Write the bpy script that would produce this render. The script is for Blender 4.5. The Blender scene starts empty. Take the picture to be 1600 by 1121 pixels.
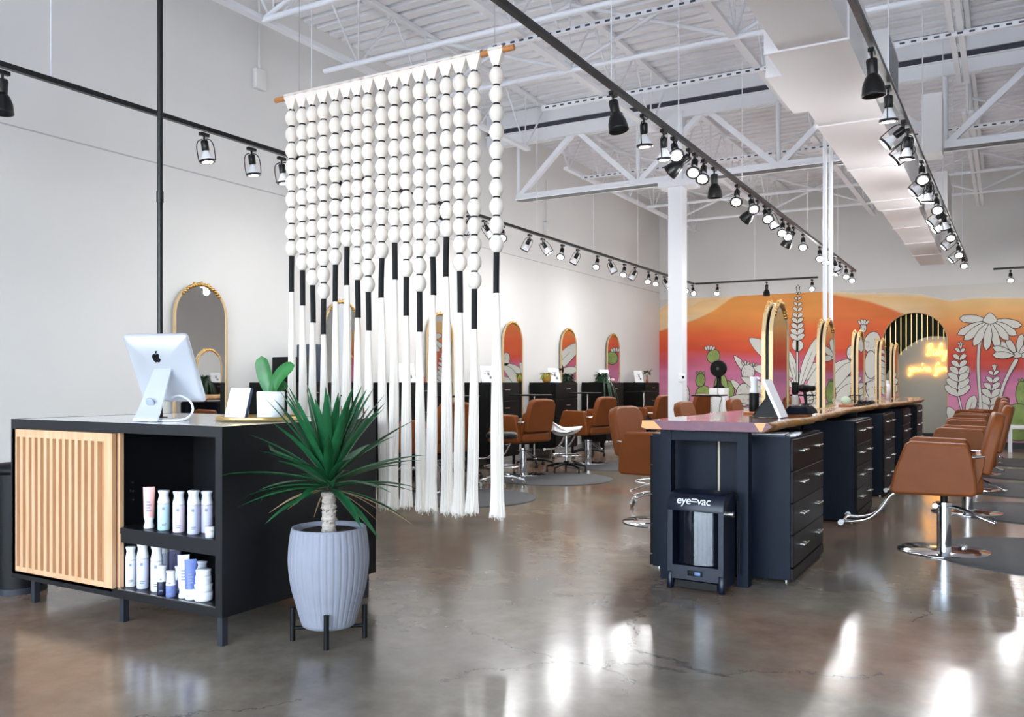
import bpy, bmesh, math, random
from mathutils import Vector, Matrix, noise
from mathutils.geometry import tessellate_polygon
PI = math.pi
RN = random.Random(11)
SC = bpy.context.scene
COL = SC.collection

# ---------------------------------------------------------------- lens (measured from the photograph)
LF, LH, LY = 1340.0, 1.2, 598.0
TH = math.atan(770 / LF)
CT, ST = math.cos(TH), math.sin(TH)
def ray(u, v):
    a = (u - 800) / LF
    return (-ST + CT * a, CT + ST * a, (LY - v) / LF)
def Pz(u, v, z):
    d = ray(u, v); t = (z - LH) / d[2]; return Vector((d[0] * t, d[1] * t, z))
def Px(u, v, x):
    d = ray(u, v); t = x / d[0]; return Vector((x, d[1] * t, LH + d[2] * t))
def Py(u, v, y):
    d = ray(u, v); t = y / d[1]; return Vector((d[0] * t, y, LH + d[2] * t))
def Pd(u, v, zc):
    d = ray(u, v); return Vector((d[0] * zc, d[1] * zc, LH + d[2] * zc))

# ---------------------------------------------------------------- colours and materials
def s2l(c): return c / 12.92 if c <= 0.04045 else ((c + 0.055) / 1.055) ** 2.4
def hexc(h):
    h = h.lstrip('#'); return tuple(s2l(int(h[i:i + 2], 16) / 255) for i in (0, 2, 4))
MATS = {}
def mat(name, col, rough=0.5, metal=0.0, spec=0.5, var=0.0, vscale=8.0, stretch=(1, 1, 1), bump=0.0, bscale=60.0,
        emit=0.0, trans=0.0, coat=0.0, sheen=0.0, col2=None, alpha=1.0, ior=1.45):
    if name in MATS: return MATS[name]
    m = bpy.data.materials.new(name); m.use_nodes = True
    nt = m.node_tree; b = nt.nodes['Principled BSDF']
    c = hexc(col) if isinstance(col, str) else col
    b.inputs['Base Color'].default_value = (*c, 1)
    b.inputs['Roughness'].default_value = rough
    b.inputs['Metallic'].default_value = metal
    b.inputs['Specular IOR Level'].default_value = spec
    b.inputs['IOR'].default_value = ior
    if emit:
        b.inputs['Emission Color'].default_value = (*c, 1); b.inputs['Emission Strength'].default_value = emit
    if trans: b.inputs['Transmission Weight'].default_value = trans
    if coat: b.inputs['Coat Weight'].default_value = coat; b.inputs['Coat Roughness'].default_value = 0.08
    if sheen: b.inputs['Sheen Weight'].default_value = sheen
    if alpha < 1: b.inputs['Alpha'].default_value = alpha
    if var or bump:
        tc = nt.nodes.new('ShaderNodeTexCoord'); mp = nt.nodes.new('ShaderNodeMapping')
        mp.inputs['Scale'].default_value = stretch
        nt.links.new(tc.outputs['Object'], mp.inputs['Vector'])
    if var:
        n = nt.nodes.new('ShaderNodeTexNoise'); n.inputs['Scale'].default_value = vscale; n.inputs['Detail'].default_value = 5
        nt.links.new(mp.outputs['Vector'], n.inputs['Vector'])
        rp = nt.nodes.new('ShaderNodeValToRGB')
        c2 = hexc(col2) if col2 else tuple(x * (1 - var) for x in c)
        c3 = c if col2 else tuple(min(1, x * (1 + var)) for x in c)
        rp.color_ramp.elements[0].position = 0.3; rp.color_ramp.elements[1].position = 0.7
        rp.color_ramp.elements[0].color = (*c2, 1); rp.color_ramp.elements[1].color = (*c3, 1)
        nt.links.new(n.outputs['Fac'], rp.inputs['Fac']); nt.links.new(rp.outputs['Color'], b.inputs['Base Color'])
    if bump:
        n2 = nt.nodes.new('ShaderNodeTexNoise'); n2.inputs['Scale'].default_value = bscale; n2.inputs['Detail'].default_value = 4
        nt.links.new(mp.outputs['Vector'], n2.inputs['Vector'])
        bp = nt.nodes.new('ShaderNodeBump'); bp.inputs['Strength'].default_value = bump; bp.inputs['Distance'].default_value = 0.01
        nt.links.new(n2.outputs['Fac'], bp.inputs['Height']); nt.links.new(bp.outputs['Normal'], b.inputs['Normal'])
    MATS[name] = m
    return m

# ---------------------------------------------------------------- mesh builder
def crv(pts, n=6, closed=False):
    """Catmull-Rom through 2D/3D points"""
    P = [Vector(p) for p in pts]; L = len(P); out = []
    rng = range(L) if closed else range(L - 1)
    for i in rng:
        if closed: a, b, c, d = P[i - 1], P[i], P[(i + 1) % L], P[(i + 2) % L]
        else: a, b, c, d = P[max(i - 1, 0)], P[i], P[i + 1], P[min(i + 2, L - 1)]
        for k in range(n):
            t = k / n
            out.append(0.5 * ((2 * b) + (c - a) * t + (2 * a - 5 * b + 4 * c - d) * t * t + (3 * b - a - 3 * c + d) * t ** 3))
    if not closed: out.append(P[-1])
    return out

class MB:
    def __init__(s): s.v = []; s.f = []; s.m = []; s.s = []
    def add(s, vs, fs, m=0, smooth=False, M=None):
        o = len(s.v)
        s.v += [tuple(M @ Vector(p)) if M else tuple(p) for p in vs]
        for f in fs: s.f.append(tuple(i + o for i in f)); s.m.append(m); s.s.append(smooth)
        return s
    def frombm(s, bm, m=0, smooth=True, M=None):
        bm.verts.index_update()
        s.add([v.co.copy() for v in bm.verts], [[v.index for v in f.verts] for f in bm.faces], m, smooth, M); bm.free(); return s
    def box(s, c, d, m=0, rot=None, bev=0.0, seg=3, smooth=None):
        M = Matrix.Translation(Vector(c)) @ (rot.to_4x4() if rot else Matrix())
        hx, hy, hz = d[0] / 2, d[1] / 2, d[2] / 2
        if bev:
            bm = bmesh.new(); bmesh.ops.create_cube(bm, size=1)
            for v in bm.verts: v.co = Vector((v.co.x * d[0], v.co.y * d[1], v.co.z * d[2]))
            bmesh.ops.bevel(bm, geom=bm.edges[:], offset=min(bev, 0.49 * min(d)), segments=seg, affect='EDGES', profile=0.5)
            return s.frombm(bm, m, (seg > 1) if smooth is None else smooth, M)
        vs = [(x, y, z) for z in (-hz, hz) for y in (-hy, hy) for x in (-hx, hx)]
        return s.add(vs, [(0, 2, 3, 1), (4, 5, 7, 6), (0, 1, 5, 4), (2, 6, 7, 3), (0, 4, 6, 2), (1, 3, 7, 5)], m, False, M)
    def bx(s, x0, x1, y0, y1, z0, z1, m=0, bev=0.0, seg=2):
        return s.box(((x0 + x1) / 2, (y0 + y1) / 2, (z0 + z1) / 2), (abs(x1 - x0), abs(y1 - y0), abs(z1 - z0)), m, None, bev, seg)
    def cyl(s, p0, p1, r0, r1=None, n=16, m=0, caps=True, smooth=True):
        p0, p1 = Vector(p0), Vector(p1); r1 = r0 if r1 is None else r1
        d = (p1 - p0).normalized(); q = d.to_track_quat('Z', 'Y').to_matrix()
        ring = [q @ Vector((math.cos(2 * PI * k / n), math.sin(2 * PI * k / n), 0)) for k in range(n)]
        a = [p0 + r * r0 for r in ring]; b = [p1 + r * r1 for r in ring]
        s.add(a + b, [(k, (k + 1) % n, n + (k + 1) % n, n + k) for k in range(n)], m, smooth)
        if caps:
            if r0 > 1e-6: s.add(a, [tuple(range(n))[::-1]], m)
            if r1 > 1e-6: s.add(b, [tuple(range(n))], m)
        return s
    def lathe(s, prof, n=24, c=(0, 0, 0), m=0, smooth=True, rmod=None, M=None, mfun=None):
        c = Vector(c); vs = []; fs = []; ms = []
        for j, (r, z) in enumerate(prof):
            for k in range(n):
                rr = r * (rmod(k, j) if rmod else 1)
                vs.append(c + Vector((rr * math.cos(2 * PI * k / n), rr * math.sin(2 * PI * k / n), z)))
        o = len(s.v); s.v += [tuple(M @ p) if M else tuple(p) for p in vs]
        for j in range(len(prof) - 1):
            for k in range(n):
                s.f.append((o + j * n + k, o + j * n + (k + 1) % n, o + (j + 1) * n + (k + 1) % n, o + (j + 1) * n + k))
                s.m.append(mfun(k, j) if mfun else m); s.s.append(smooth)
        if prof[0][0] > 1e-5: s.f.append(tuple(o + k for k in range(n))[::-1]); s.m.append(mfun(0, 0) if mfun else m); s.s.append(False)
        e = o + (len(prof) - 1) * n
        if prof[-1][0] > 1e-5: s.f.append(tuple(e + k for k in range(n))); s.m.append(mfun(0, len(prof) - 2) if mfun else m); s.s.append(False)
        return s
    def tube(s, pts, r, n=8, m=0, closed=False, caps=True):
        P = [Vector(p) for p in pts]; L = len(P)
        rs = r if isinstance(r, (list, tuple)) else [r] * L
        up = None; rings = []
        for i in range(L):
            if closed: t = P[(i + 1) % L] - P[i - 1]
            else: t = P[min(i + 1, L - 1)] - P[max(i - 1, 0)]
            t.normalize()
            if up is None:
                up = Vector((0, 0, 1)) if abs(t.z) < 0.9 else Vector((1, 0, 0))
            up = (up - t * up.dot(t)); up.normalize(); sd = t.cross(up)
            rings.append([P[i] + (up * math.cos(2 * PI * k / n) + sd * math.sin(2 * PI * k / n)) * rs[i] for k in range(n)])
        vs = [p for q in rings for p in q]; fs = []
        for i in range(L if closed else L - 1):
            j = (i + 1) % L
            for k in range(n): fs.append((i * n + k, i * n + (k + 1) % n, j * n + (k + 1) % n, j * n + k))
        s.add(vs, fs, m, True)
        if caps and not closed: s.add(rings[0] + rings[-1], [tuple(range(n)), tuple(range(n, 2 * n))[::-1]], m)
        return s
    def prism(s, poly, off, m=0, bev=0.0, seg=3, M=None, smooth=True):
        """poly: planar 3D points, extruded by vector off, edges optionally rounded"""
        off = Vector(off); P = [Vector(p) for p in poly]; n = len(P)
        bm = bmesh.new()
        a = [bm.verts.new(p) for p in P]; b = [bm.verts.new(p + off) for p in P]
        bm.faces.new(a); bm.faces.new(b[::-1])
        for i in range(n): bm.faces.new((a[i], b[i], b[(i + 1) % n], a[(i + 1) % n]))
        bmesh.ops.recalc_face_normals(bm, faces=bm.faces[:])
        if bev:
            big = [e for e in bm.edges if e.calc_face_angle(0) > 0.9]
            bmesh.ops.bevel(bm, geom=big, offset=bev, segments=seg, affect='EDGES', profile=0.5, clamp_overlap=True)
            return s.frombm(bm, m, smooth, M)
        return s.frombm(bm, m, False, M)
    def ell(s, c, r, n=16, k=10, m=0, M=None):
        prof = [(max(1e-6, math.sin(PI * j / k)), -math.cos(PI * j / k)) for j in range(k + 1)]
        T = Matrix.Translation(Vector(c)) @ Matrix.Diagonal((r[0], r[1], r[2], 1))
        return s.lathe(prof, n, (0, 0, 0), m, True, None, (M @ T) if M else T)
    def build(s, name, mats, parent=None, loc=None, rotz=None, wn=False):
        me = bpy.data.meshes.new(name); me.from_pydata(s.v, [], s.f)
        for mm in (mats if isinstance(mats, (list, tuple)) else [mats]): me.materials.append(mm)
        me.polygons.foreach_set('material_index', s.m); me.polygons.foreach_set('use_smooth', s.s)
        me.update()
        o = bpy.data.objects.new(name, me); COL.objects.link(o)
        if parent: o.parent = parent
        if loc is not None: o.location = loc
        if rotz is not None: o.rotation_euler = (0, 0, rotz)
        if wn:
            w = o.modifiers.new('wn', 'WEIGHTED_NORMAL'); w.weight = 80
        return o

def tag(o, label, cat, group=None, kind=None):
    o['label'] = label; o['category'] = cat
    if group: o['group'] = group
    if kind: o['kind'] = kind
    return o
def struct(o): o['kind'] = 'structure'; return o
def thing(name, label, cat, loc=(0, 0, 0), rotz=0.0, group=None):
    o = bpy.data.objects.new(name, None); COL.objects.link(o); o.empty_display_size = 0.1
    o.location = loc; o.rotation_euler = (0, 0, rotz)
    return tag(o, label, cat, group)
KIDS = {}
def kids(o):
    return [c for c in bpy.data.objects if c.parent == o]
def dup(o, loc, rotz=0.0, label=None, group=None, parent=None):
    def cp(x, par):
        c = x.copy(); COL.objects.link(c)
        if par: c.parent = par
        for ch in kids(x):
            if ch.type != 'LIGHT': cp(ch, c)
        return c
    r = cp(o, parent); r.location = loc; r.rotation_euler = (0, 0, rotz)
    if label: r['label'] = label
    if group: r['group'] = group
    return r
def rot2(poly, ang): c, s = math.cos(ang), math.sin(ang); return [(x * c - y * s, x * s + y * c) for x, y in poly]
ORD = ['first', 'second', 'third', 'fourth', 'fifth', 'sixth', 'seventh', 'eighth', 'ninth', 'tenth', 'eleventh', 'twelfth',
       'thirteenth', 'fourteenth', 'fifteenth', 'sixteenth', 'seventeenth', 'eighteenth', 'nineteenth', 'twentieth',
       'twenty-first', 'twenty-second', 'twenty-third', 'twenty-fourth', 'twenty-fifth', 'twenty-sixth', 'twenty-seventh', 'twenty-eighth']

# ---------------------------------------------------------------- palette
M_wall = mat('wall_paint', '#dfdedb', 0.75, spec=0.3, var=0.015, vscale=1.5)
M_white = mat('white_steel', '#eceef2', 0.5, spec=0.4)
M_deck = mat('deck_paint', '#f0f1f5', 0.55, spec=0.4, var=0.03, vscale=3)
M_gap = mat('dark_gap', '#4a4c58', 0.8)
M_duct = mat('duct_paint', '#e6e4e4', 0.5, spec=0.35)
M_black = mat('matte_black', '#09090b', 0.48, spec=0.25)
M_track = mat('track_black', '#08080a', 0.35)
M_navy = mat('dark_laminate', '#071222', 0.5, spec=0.22, var=0.35, vscale=14, stretch=(14, 14, 0.5))
M_lam = mat('espresso_laminate', '#080707', 0.5, spec=0.2, var=0.4, vscale=10, stretch=(12, 12, 0.6))
M_chrome = mat('chrome', '#dcdee2', 0.08, metal=1.0)
M_steel = mat('brushed_nickel', '#c9c6bf', 0.25, metal=1.0)
M_gold = mat('brushed_gold', '#c49a58', 0.38, metal=1.0)
M_champ = mat('pale_gold_frame', '#cbb086', 0.42, metal=0.25, bump=0.15, bscale=40)
M_brass = mat('brass', '#d9b878', 0.3, metal=1.0)
M_mirror = mat('mirror_glass', '#e6e8e8', 0.015, metal=1.0)
M_leather = mat('tan_leather', '#77401d', 0.42, spec=0.2, var=0.08, vscale=6, bump=0.12, bscale=160)
M_bulbw = mat('lamp_white', '#f4f6fb', 0.3, spec=0.5)
M_lit = mat('lit_lens', (1.0, 0.97, 0.92), 0.4, emit=13.0)
M_litdim = mat('lit_lens_side', (1.0, 0.96, 0.9), 0.4, emit=9.0)
M_whitep = mat('white_plastic', '#f2f3f5', 0.35)
M_paper = mat('white_card', '#f6f7f9', 0.6)
M_rubber = mat('rubber_black', '#101012', 0.6)
M_mat = mat('mat_rubber', '#444547', 0.62, spec=0.35, var=0.08, vscale=20)
M_green = mat('leaf_green', '#24692c', 0.35, var=0.25, vscale=10)
M_soil = mat('soil', '#2a1d15', 0.9, var=0.5, vscale=60, bump=0.6, bscale=80)
# ================================================================ ROOM SHELL
XW, YB, ZC, YF, XR, YALC = -6.6, 18.0, 5.12, -3.2, 4.6, 20.5
# floor: polished, stained concrete
def floor_mat():
    m = bpy.data.materials.new('polished_concrete'); m.use_nodes = True; nt = m.node_tree; N = nt.nodes; L = nt.links
    b = N['Principled BSDF']
    tc = N.new('ShaderNodeTexCoord')
    def nz(scale, detail, rough=0.6, dist=0.0, vec=None):
        n = N.new('ShaderNodeTexNoise'); n.inputs['Scale'].default_value = scale; n.inputs['Detail'].default_value = detail
        n.inputs['Roughness'].default_value = rough; n.inputs['Distortion'].default_value = dist
        L.new(vec or tc.outputs['Object'], n.inputs['Vector']); return n
    n1 = nz(0.45, 7, 0.6, 0.6); n2 = nz(0.28, 5, 0.55, 1.2); n3 = nz(5.0, 8, 0.7); n4 = nz(55, 4, 0.6)
    r1 = N.new('ShaderNodeValToRGB'); e = r1.color_ramp.elements
    e[0].position = 0.32; e[0].color = (*hexc('#57524c'), 1); e[1].position = 0.7; e[1].color = (*hexc('#978a77'), 1)
    L.new(n1.outputs['Fac'], r1.inputs['Fac'])
    r2 = N.new('ShaderNodeValToRGB'); e = r2.color_ramp.elements
    e[0].position = 0.5; e[0].color = (0, 0, 0, 1); e[1].position = 0.68; e[1].color = (1, 1, 1, 1)
    L.new(n2.outputs['Fac'], r2.inputs['Fac'])
    mx = N.new('ShaderNodeMix'); mx.data_type = 'RGBA'; mx.inputs[7].default_value = (*hexc('#8a5c43'), 1)
    mm = N.new('ShaderNodeMath'); mm.operation = 'MULTIPLY'; mm.inputs[1].default_value = 0.8
    L.new(r2.outputs['Color'], mm.inputs[0]); L.new(mm.outputs[0], mx.inputs[0]); L.new(r1.outputs['Color'], mx.inputs[6])
    mx2 = N.new('ShaderNodeMix'); mx2.data_type = 'RGBA'; mx2.blend_type = 'OVERLAY'; mx2.inputs[0].default_value = 0.22
    L.new(mx.outputs[2], mx2.inputs[6])
    r3 = N.new('ShaderNodeValToRGB'); r3.color_ramp.elements[0].position = 0.3; r3.color_ramp.elements[1].position = 0.72
    L.new(n3.outputs['Fac'], r3.inputs['Fac']); L.new(r3.outputs['Color'], mx2.inputs[7])
    # hairline cracks
    vo = N.new('ShaderNodeTexVoronoi'); vo.feature = 'DISTANCE_TO_EDGE'; vo.inputs['Scale'].default_value = 0.42
    dn = nz(1.6, 6, 0.7); add = N.new('ShaderNodeVectorMath'); add.operation = 'MULTIPLY_ADD'
    add.inputs[1].default_value = (0.55, 0.55, 0.0)
    L.new(dn.outputs['Color'], add.inputs[0]); L.new(tc.outputs['Object'], add.inputs[2]); L.new(add.outputs[0], vo.inputs['Vector'])
    rc = N.new('ShaderNodeValToRGB'); rc.color_ramp.elements[0].position = 0.0; rc.color_ramp.elements[0].color = (0.45, 0.45, 0.47, 1)
    rc.color_ramp.elements[1].position = 0.0035; rc.color_ramp.elements[1].color = (1, 1, 1, 1)
    L.new(vo.outputs['Distance'], rc.inputs['Fac'])
    mk = N.new('ShaderNodeMath'); mk.operation = 'GREATER_THAN'; mk.inputs[1].default_value = 0.5
    nm = nz(0.7, 2); L.new(nm.outputs['Fac'], mk.inputs[0])
    mx3 = N.new('ShaderNodeMix'); mx3.data_type = 'RGBA'; mx3.blend_type = 'MULTIPLY'
    L.new(mk.outputs[0], mx3.inputs[0]); L.new(mx2.outputs[2], mx3.inputs[6]); L.new(rc.outputs['Color'], mx3.inputs[7])
    L.new(mx3.outputs[2], b.inputs['Base Color'])
    rr = N.new('ShaderNodeMapRange'); rr.inputs['To Min'].default_value = 0.15; rr.inputs['To Max'].default_value = 0.2
    L.new(n3.outputs['Fac'], rr.inputs['Value']); L.new(rr.outputs['Result'], b.inputs['Roughness'])
    b.inputs['Specular IOR Level'].default_value = 0.62
    b.inputs['Coat Weight'].default_value = 0.0; b.inputs['Coat Roughness'].default_value = 0.1
    bp = N.new('ShaderNodeBump'); bp.inputs['Strength'].default_value = 0.012; bp.inputs['Distance'].default_value = 0.01
    L.new(n4.outputs['Fac'], bp.inputs['Height']); L.new(bp.outputs['Normal'], b.inputs['Normal'])
    return m
struct(MB().bx(XW - .2, XR + .2, YF, YALC + .2, -.12, 0).build('floor', floor_mat()))
struct(MB().bx(-40, 40, -60, YF - .001, -.16, -.02).build('pavement', mat('pavement_concrete', '#b9bbbd', 0.8, var=0.1)))
struct(MB().bx(XW - .2, XW, YF, YALC + .2, 0, ZC + .3).build('wall_left', M_wall))
struct(MB().bx(XR, XR + .2, YF, YB, 0, ZC + .3).build('wall_right', M_wall))
# back wall with the arched opening (columns follow the arch)
AX0, AX1 = -2.067, -0.925; AR = (AX1 - AX0) / 2; AXC = (AX0 + AX1) / 2; AZS = 2.541 - AR
xs = [XW + i * .4 for i in range(int((AX0 - XW) / .4) + 1)] + [AX0]
arc = [AXC - AR * math.cos(PI * k / 40) for k in range(41)]
xs = sorted(set([round(x, 4) for x in xs if x < AX0 - .01] + [round(a, 4) for a in arc] + [round(AX1 + .35 * i, 4) for i in range(1, 16)] + [XR]))
def zbot(x):
    if x <= AX0 or x >= AX1: return 0.0
    return AZS + math.sqrt(max(0, AR * AR - (x - AXC) ** 2))
wb = MB()
for a, b in zip(xs[:-1], xs[1:]):
    inside = a >= AX0 - 1e-3 and b <= AX1 + 1e-3
    za, zb = (zbot(a), zbot(b)) if inside else (0, 0)
    if inside and abs(a - AX0) < 1e-3: za = AZS
    if inside and abs(b - AX1) < 1e-3: zb = AZS
    t = ZC + .3; y0, y1 = YB, YB + .15
    wb.add([(a, y0, za), (b, y0, zb), (b, y0, t), (a, y0, t), (a, y1, za), (b, y1, zb), (b, y1, t), (a, y1, t)],
           [(0, 1, 2, 3), (5, 4, 7, 6), (0, 4, 5, 1), (3, 2, 6, 7)])
for x in (AX0, AX1):
    wb.add([(x, YB, 0), (x, YB + .15, 0), (x, YB + .15, AZS), (x, YB, AZS)], [(0, 1, 2, 3)])
struct(wb.build('wall_back', M_wall))
M_alc = mat('alcove_paint', '#b9bab4', 0.75, spec=0.3)
al = MB().bx(-3.6, .4, YALC, YALC + .15, 0, 3.4); struct(al.build('wall_alcove', M_alc))
struct(MB().bx(-3.6, -3.45, YB + .15, YALC, 0, 3.4).build('wall_alcove_left', M_alc))
struct(MB().bx(.25, .4, YB + .15, YALC, 0, 3.4).build('wall_alcove_right', M_alc))
struct(MB().bx(-3.6, .4, YB + .15, YALC + .15, 3.3, 3.4).build('ceiling_alcove', M_alc))
M_base = mat('baseboard_charcoal', '#2b2c30', 0.5)
struct(MB().bx(XW, AX0, YB - .03, YB - .001, 0, .11).bx(AX1, XR, YB - .03, YB - .001, 0, .11).build('baseboard_back', M_base))
struct(MB().bx(-3.45, .25, YALC - .02, YALC - .001, 0, .11).build('baseboard_alcove', M_base))
struct(MB().bx(XW + .001, XW + .02, 3.4, YB, 0, .1).build('baseboard_left', mat('baseboard_grey', '#9a9a98', 0.6)))
struct(MB().bx(XW + .0005, XW + .006, YF, YB, 3.165, 3.175).build('trim_1', mat('reveal_grey', '#b8b8b6', 0.7)))
# storefront behind the camera: glazing, mullions
fw = MB().bx(XW, XR, YF - .1, YF + .05, 3.7, ZC + .3).bx(XW, XR, YF - .1, YF + .05, 0, .12)
fw.bx(XW, XW + .35, YF - .1, YF + .05, .12, 3.7).bx(XR - .35, XR, YF - .1, YF + .05, .12, 3.7)
struct(fw.build('wall_front', M_wall))
M_glass = bpy.data.materials.new('window_glass'); M_glass.use_nodes = True
_n = M_glass.node_tree; _n.nodes.remove(_n.nodes['Principled BSDF'])
_t = _n.nodes.new('ShaderNodeBsdfTransparent'); _g = _n.nodes.new('ShaderNodeBsdfGlossy'); _g.inputs['Roughness'].default_value = 0.02
_mx = _n.nodes.new('ShaderNodeMixShader'); _mx.inputs[0].default_value = 0.06
_n.links.new(_t.outputs[0], _mx.inputs[1]); _n.links.new(_g.outputs[0], _mx.inputs[2]); _n.links.new(_mx.outputs[0], _n.nodes['Material Output'].inputs['Surface'])
wx0, wx1 = XW + .35, XR - .35; nw = 5; ww = (wx1 - wx0) / nw
for i in range(nw):
    a, b = wx0 + i * ww, wx0 + (i + 1) * ww
    fr = MB()
    for (p, q, z0, z1) in ((a, a + .05, .12, 3.7), (b - .05, b, .12, 3.7), (a + .05, b - .05, .12, .18), (a + .05, b - .05, 2.7, 2.76), (a + .05, b - .05, 3.64, 3.7)):
        fr.bx(p, q, YF - .07, YF + .03, z0, z1)
    w = struct(fr.build('window_%d' % (i + 1), M_track))
    MB().bx(a + .05, b - .05, YF - .025, YF - .015, .18, 3.64).build('pane', M_glass, w)
# corrugated roof deck
dk = MB(); y = YF; ys = []
P = .203
while y < YALC + .2:
    ys += [(y, ZC), (y + .118, ZC), (y + .135, ZC + .06), (y + .186, ZC + .06)]; y += P
vs = []; fs = []
for (yy, zz) in ys: vs += [(XW, yy, zz), (XR, yy, zz)]
for i in range(len(ys) - 1): fs.append((2 * i, 2 * i + 1, 2 * i + 3, 2 * i + 2))
dk.add(vs, fs); dk.bx(XW - .2, XR + .2, YF, YALC + .2, ZC + .3, ZC + .36)
struct(dk.build('ceiling', M_deck))
struct(MB().bx(XW - .0, XR, YF - .1, YF, ZC, ZC + .3).build('trim_2', M_wall))

# open-web joists along the room
def joist(x, y0, y1, double=False):
    mb = MB(); zt, zb = ZC - .005, 4.35
    for dx in ((-.04, .012), (.012, .04)) if not double else ((-.06, -.012), (.012, .06)):
        mb.bx(x + min(dx), x + max(dx), y0, y1, zt - .045, zt); mb.bx(x + min(dx), x + max(dx), y0 + .5, y1 - .5, zb, zb + .04)
    L = y1 - y0; n = int(L / 1.15); st = L / n; r = .013
    for i in range(n):
        a = y0 + i * st; mid = a + st / 2
        mb.cyl((x, a, zt - .03), (x, mid, zb + .02), r, n=6, caps=False).cyl((x, mid, zb + .02), (x, a + st, zt - .03), r, n=6, caps=False)
        mb.cyl((x, mid, zb + .02), (x, mid, zt - .03), r * .8, n=6, caps=False)
    return struct(mb.build('ceiling_beam', M_white))
for x in (-5.62, -3.83, -2.15, -.38, 1.3, 3.0):
    for (a, b) in ((YF + .1, 10.72), (10.88, YB - .02)): joist(x, a, b, x == -.38)
# girder on the column line
def girder(y, x0, x1, zb=3.82, zt=4.80, dark=True):
    mb = MB()
    for dy in (-.07, .012): mb.bx(x0, x1, y + dy, y + dy + .058, zb, zb + .085); mb.bx(XW, x1, y + dy, y + dy + .058, zt - .16, zt)
    mb.bx(x0, x1, y - .1, y + .1, zb, zb + .014); mb.bx(XW, x1, y - .1, y + .1, zt - .014, zt)
    nodes = []; x = x0; k = 0
    while x < x1: nodes.append(x); x += .92
    for i, xx in enumerate(nodes):
        if i % 2 == 0: mb.cyl((xx, y, zb + .04), (xx, y, zt - .08), .03, n=4, caps=False)
        if i + 1 < len(nodes):
            z0, z1 = (zb + .04, zt - .08) if i % 2 == 0 else (zt - .08, zb + .04)
            d = Vector((nodes[i + 1] - xx, 0, z1 - z0)); q = d.to_track_quat('X', 'Z').to_matrix()
            mb.box(((xx + nodes[i + 1]) / 2, y, (z0 + z1) / 2), (d.length, .07, .07), rot=q)
    struct(mb.build('ceiling_beam', M_white))
    if dark: struct(MB().bx(XW, x1, y - .04, y + .04, zt + .002, zt + .08).build('ceiling_beam', M_gap))  # dark strip painted as the shade in the gap above the girder
    struct(MB().bx(XW, x1, y - .06, y + .06, zt + .082, ZC - .002).build('ceiling_beam', M_white))
girder(10.8, -6.1, XR)
struct(MB().bx(-3.71 - .095, -3.71 + .095, 10.705, 10.895, 0, 4.72).bx(-3.71 - .22, -3.71 + .26, 10.66, 10.94, 3.74, 3.815).bx(-3.71 - .16, -3.71 + .16, 10.64, 10.96, 0, .015).build('column', M_white))
# slim white struts and bridging rods across the joists
for (y, z, x0, kind) in ((6.88, 4.32, -4.2, 's'), (8.7, 4.32, -4.6, 's'), (7.82, 4.36, -5.7, 'r'), (6.47, 4.30, -5.87, 'r'), (5.4, 4.36, -5.6, 'r'), (4.3, 4.36, -5.6, 'r'),
                         (13.1, 4.36, -5.6, 'r'), (14.6, 4.36, -5.6, 'r'), (16.2, 4.36, -5.6, 'r'), (11.9, 4.3, -5.6, 's')):
    mb = MB()
    if kind == 's':
        mb.bx(x0, XR, y - .02, y + .02, z, z + .045)
        x = x0 + .05
        while x < 1.0: mb.bx(x, x + .045, y - .0215, y - .0195, z + .012, z + .03, 1); x += .095
    else: mb.cyl((x0, y, z), (XR, y, z), .026, n=8)
    struct(mb.build('ceiling_beam', [M_white, M_gap]))
for y in (5.4, 7.82, 13.1, 16.2):
    xj = (-5.62, -3.83, -2.15, -.38, 1.3)
    for a, b in zip(xj[:-1], xj[1:]):
        struct(MB().cyl((a, y + .03, 4.39), (b, y + .03, 5.05), .02, n=6).cyl((a, y + .06, 5.05), (b, y + .06, 4.39), .02, n=6).build('ceiling_beam', M_white))
# -------------------------------------------------------- big white air duct
d = thing('air_duct', 'long white rectangular air duct running under the roof beams toward the mural wall', 'air duct', (-1.1, 0, 3.3))
dm = MB(); secs = [(-2.6, 0.9, -.18, .32), (0.9, 2.5, -.18, .32), (2.5, 5.55, -.14, .27), (5.55, 7.35, -.22, .27), (7.35, 10.7, -.24, .25), (10.7, 11.3, -.24, .25), (11.3, 14.2, -.21, .2), (14.2, 17.0, -.21, .19)]
for (a, b, x0, x1) in secs: dm.bx(x0, x1, a, b - .004, 0, .46)
dm.build('duct_body', M_duct, d)
for i, y in enumerate((2.5, 5.55, 7.35, 9.0, 10.7, 11.3, 12.7, 14.2, 15.6)):
    x0, x1 = [(s[2], s[3]) for s in secs if s[0] <= y + .01][-1]
    MB().bx(x0 - .012, x1 + .012, y - .012, y + .012, -.012, .472).build('duct_flange', M_duct, d)
v = MB().bx(.27, .40, 6.45, 7.1, .04, .36); v.build('side_register', M_duct, d)
v = MB(); [v.bx(.4005, .405, 6.48 + .045 * i, 6.5 + .045 * i, .08, .32) for i in range(13)]; v.build('register_louver', mat('louver_grey', '#8c8d92', .5), d)
MB().bx(-.33, -.22, 6.0, 6.9, .0, .26).build('side_register', M_duct, d)
MB().bx(.25, .5, 11.6, 12.5, .02, .46).build('side_register', M_duct, d)
t = MB().bx(-1.13, -.93, 9.9, 10.2, .36, 1.0); tag(t.build('duct_riser', M_duct, None, (.3, 0, 3.3)), 'short white duct riser hanging near the double roof beam on the right', 'air duct')
for o in [x for x in bpy.data.objects if x.name.startswith('duct_riser')]: o.location = (.35, 0.3, 3.3)
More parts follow.
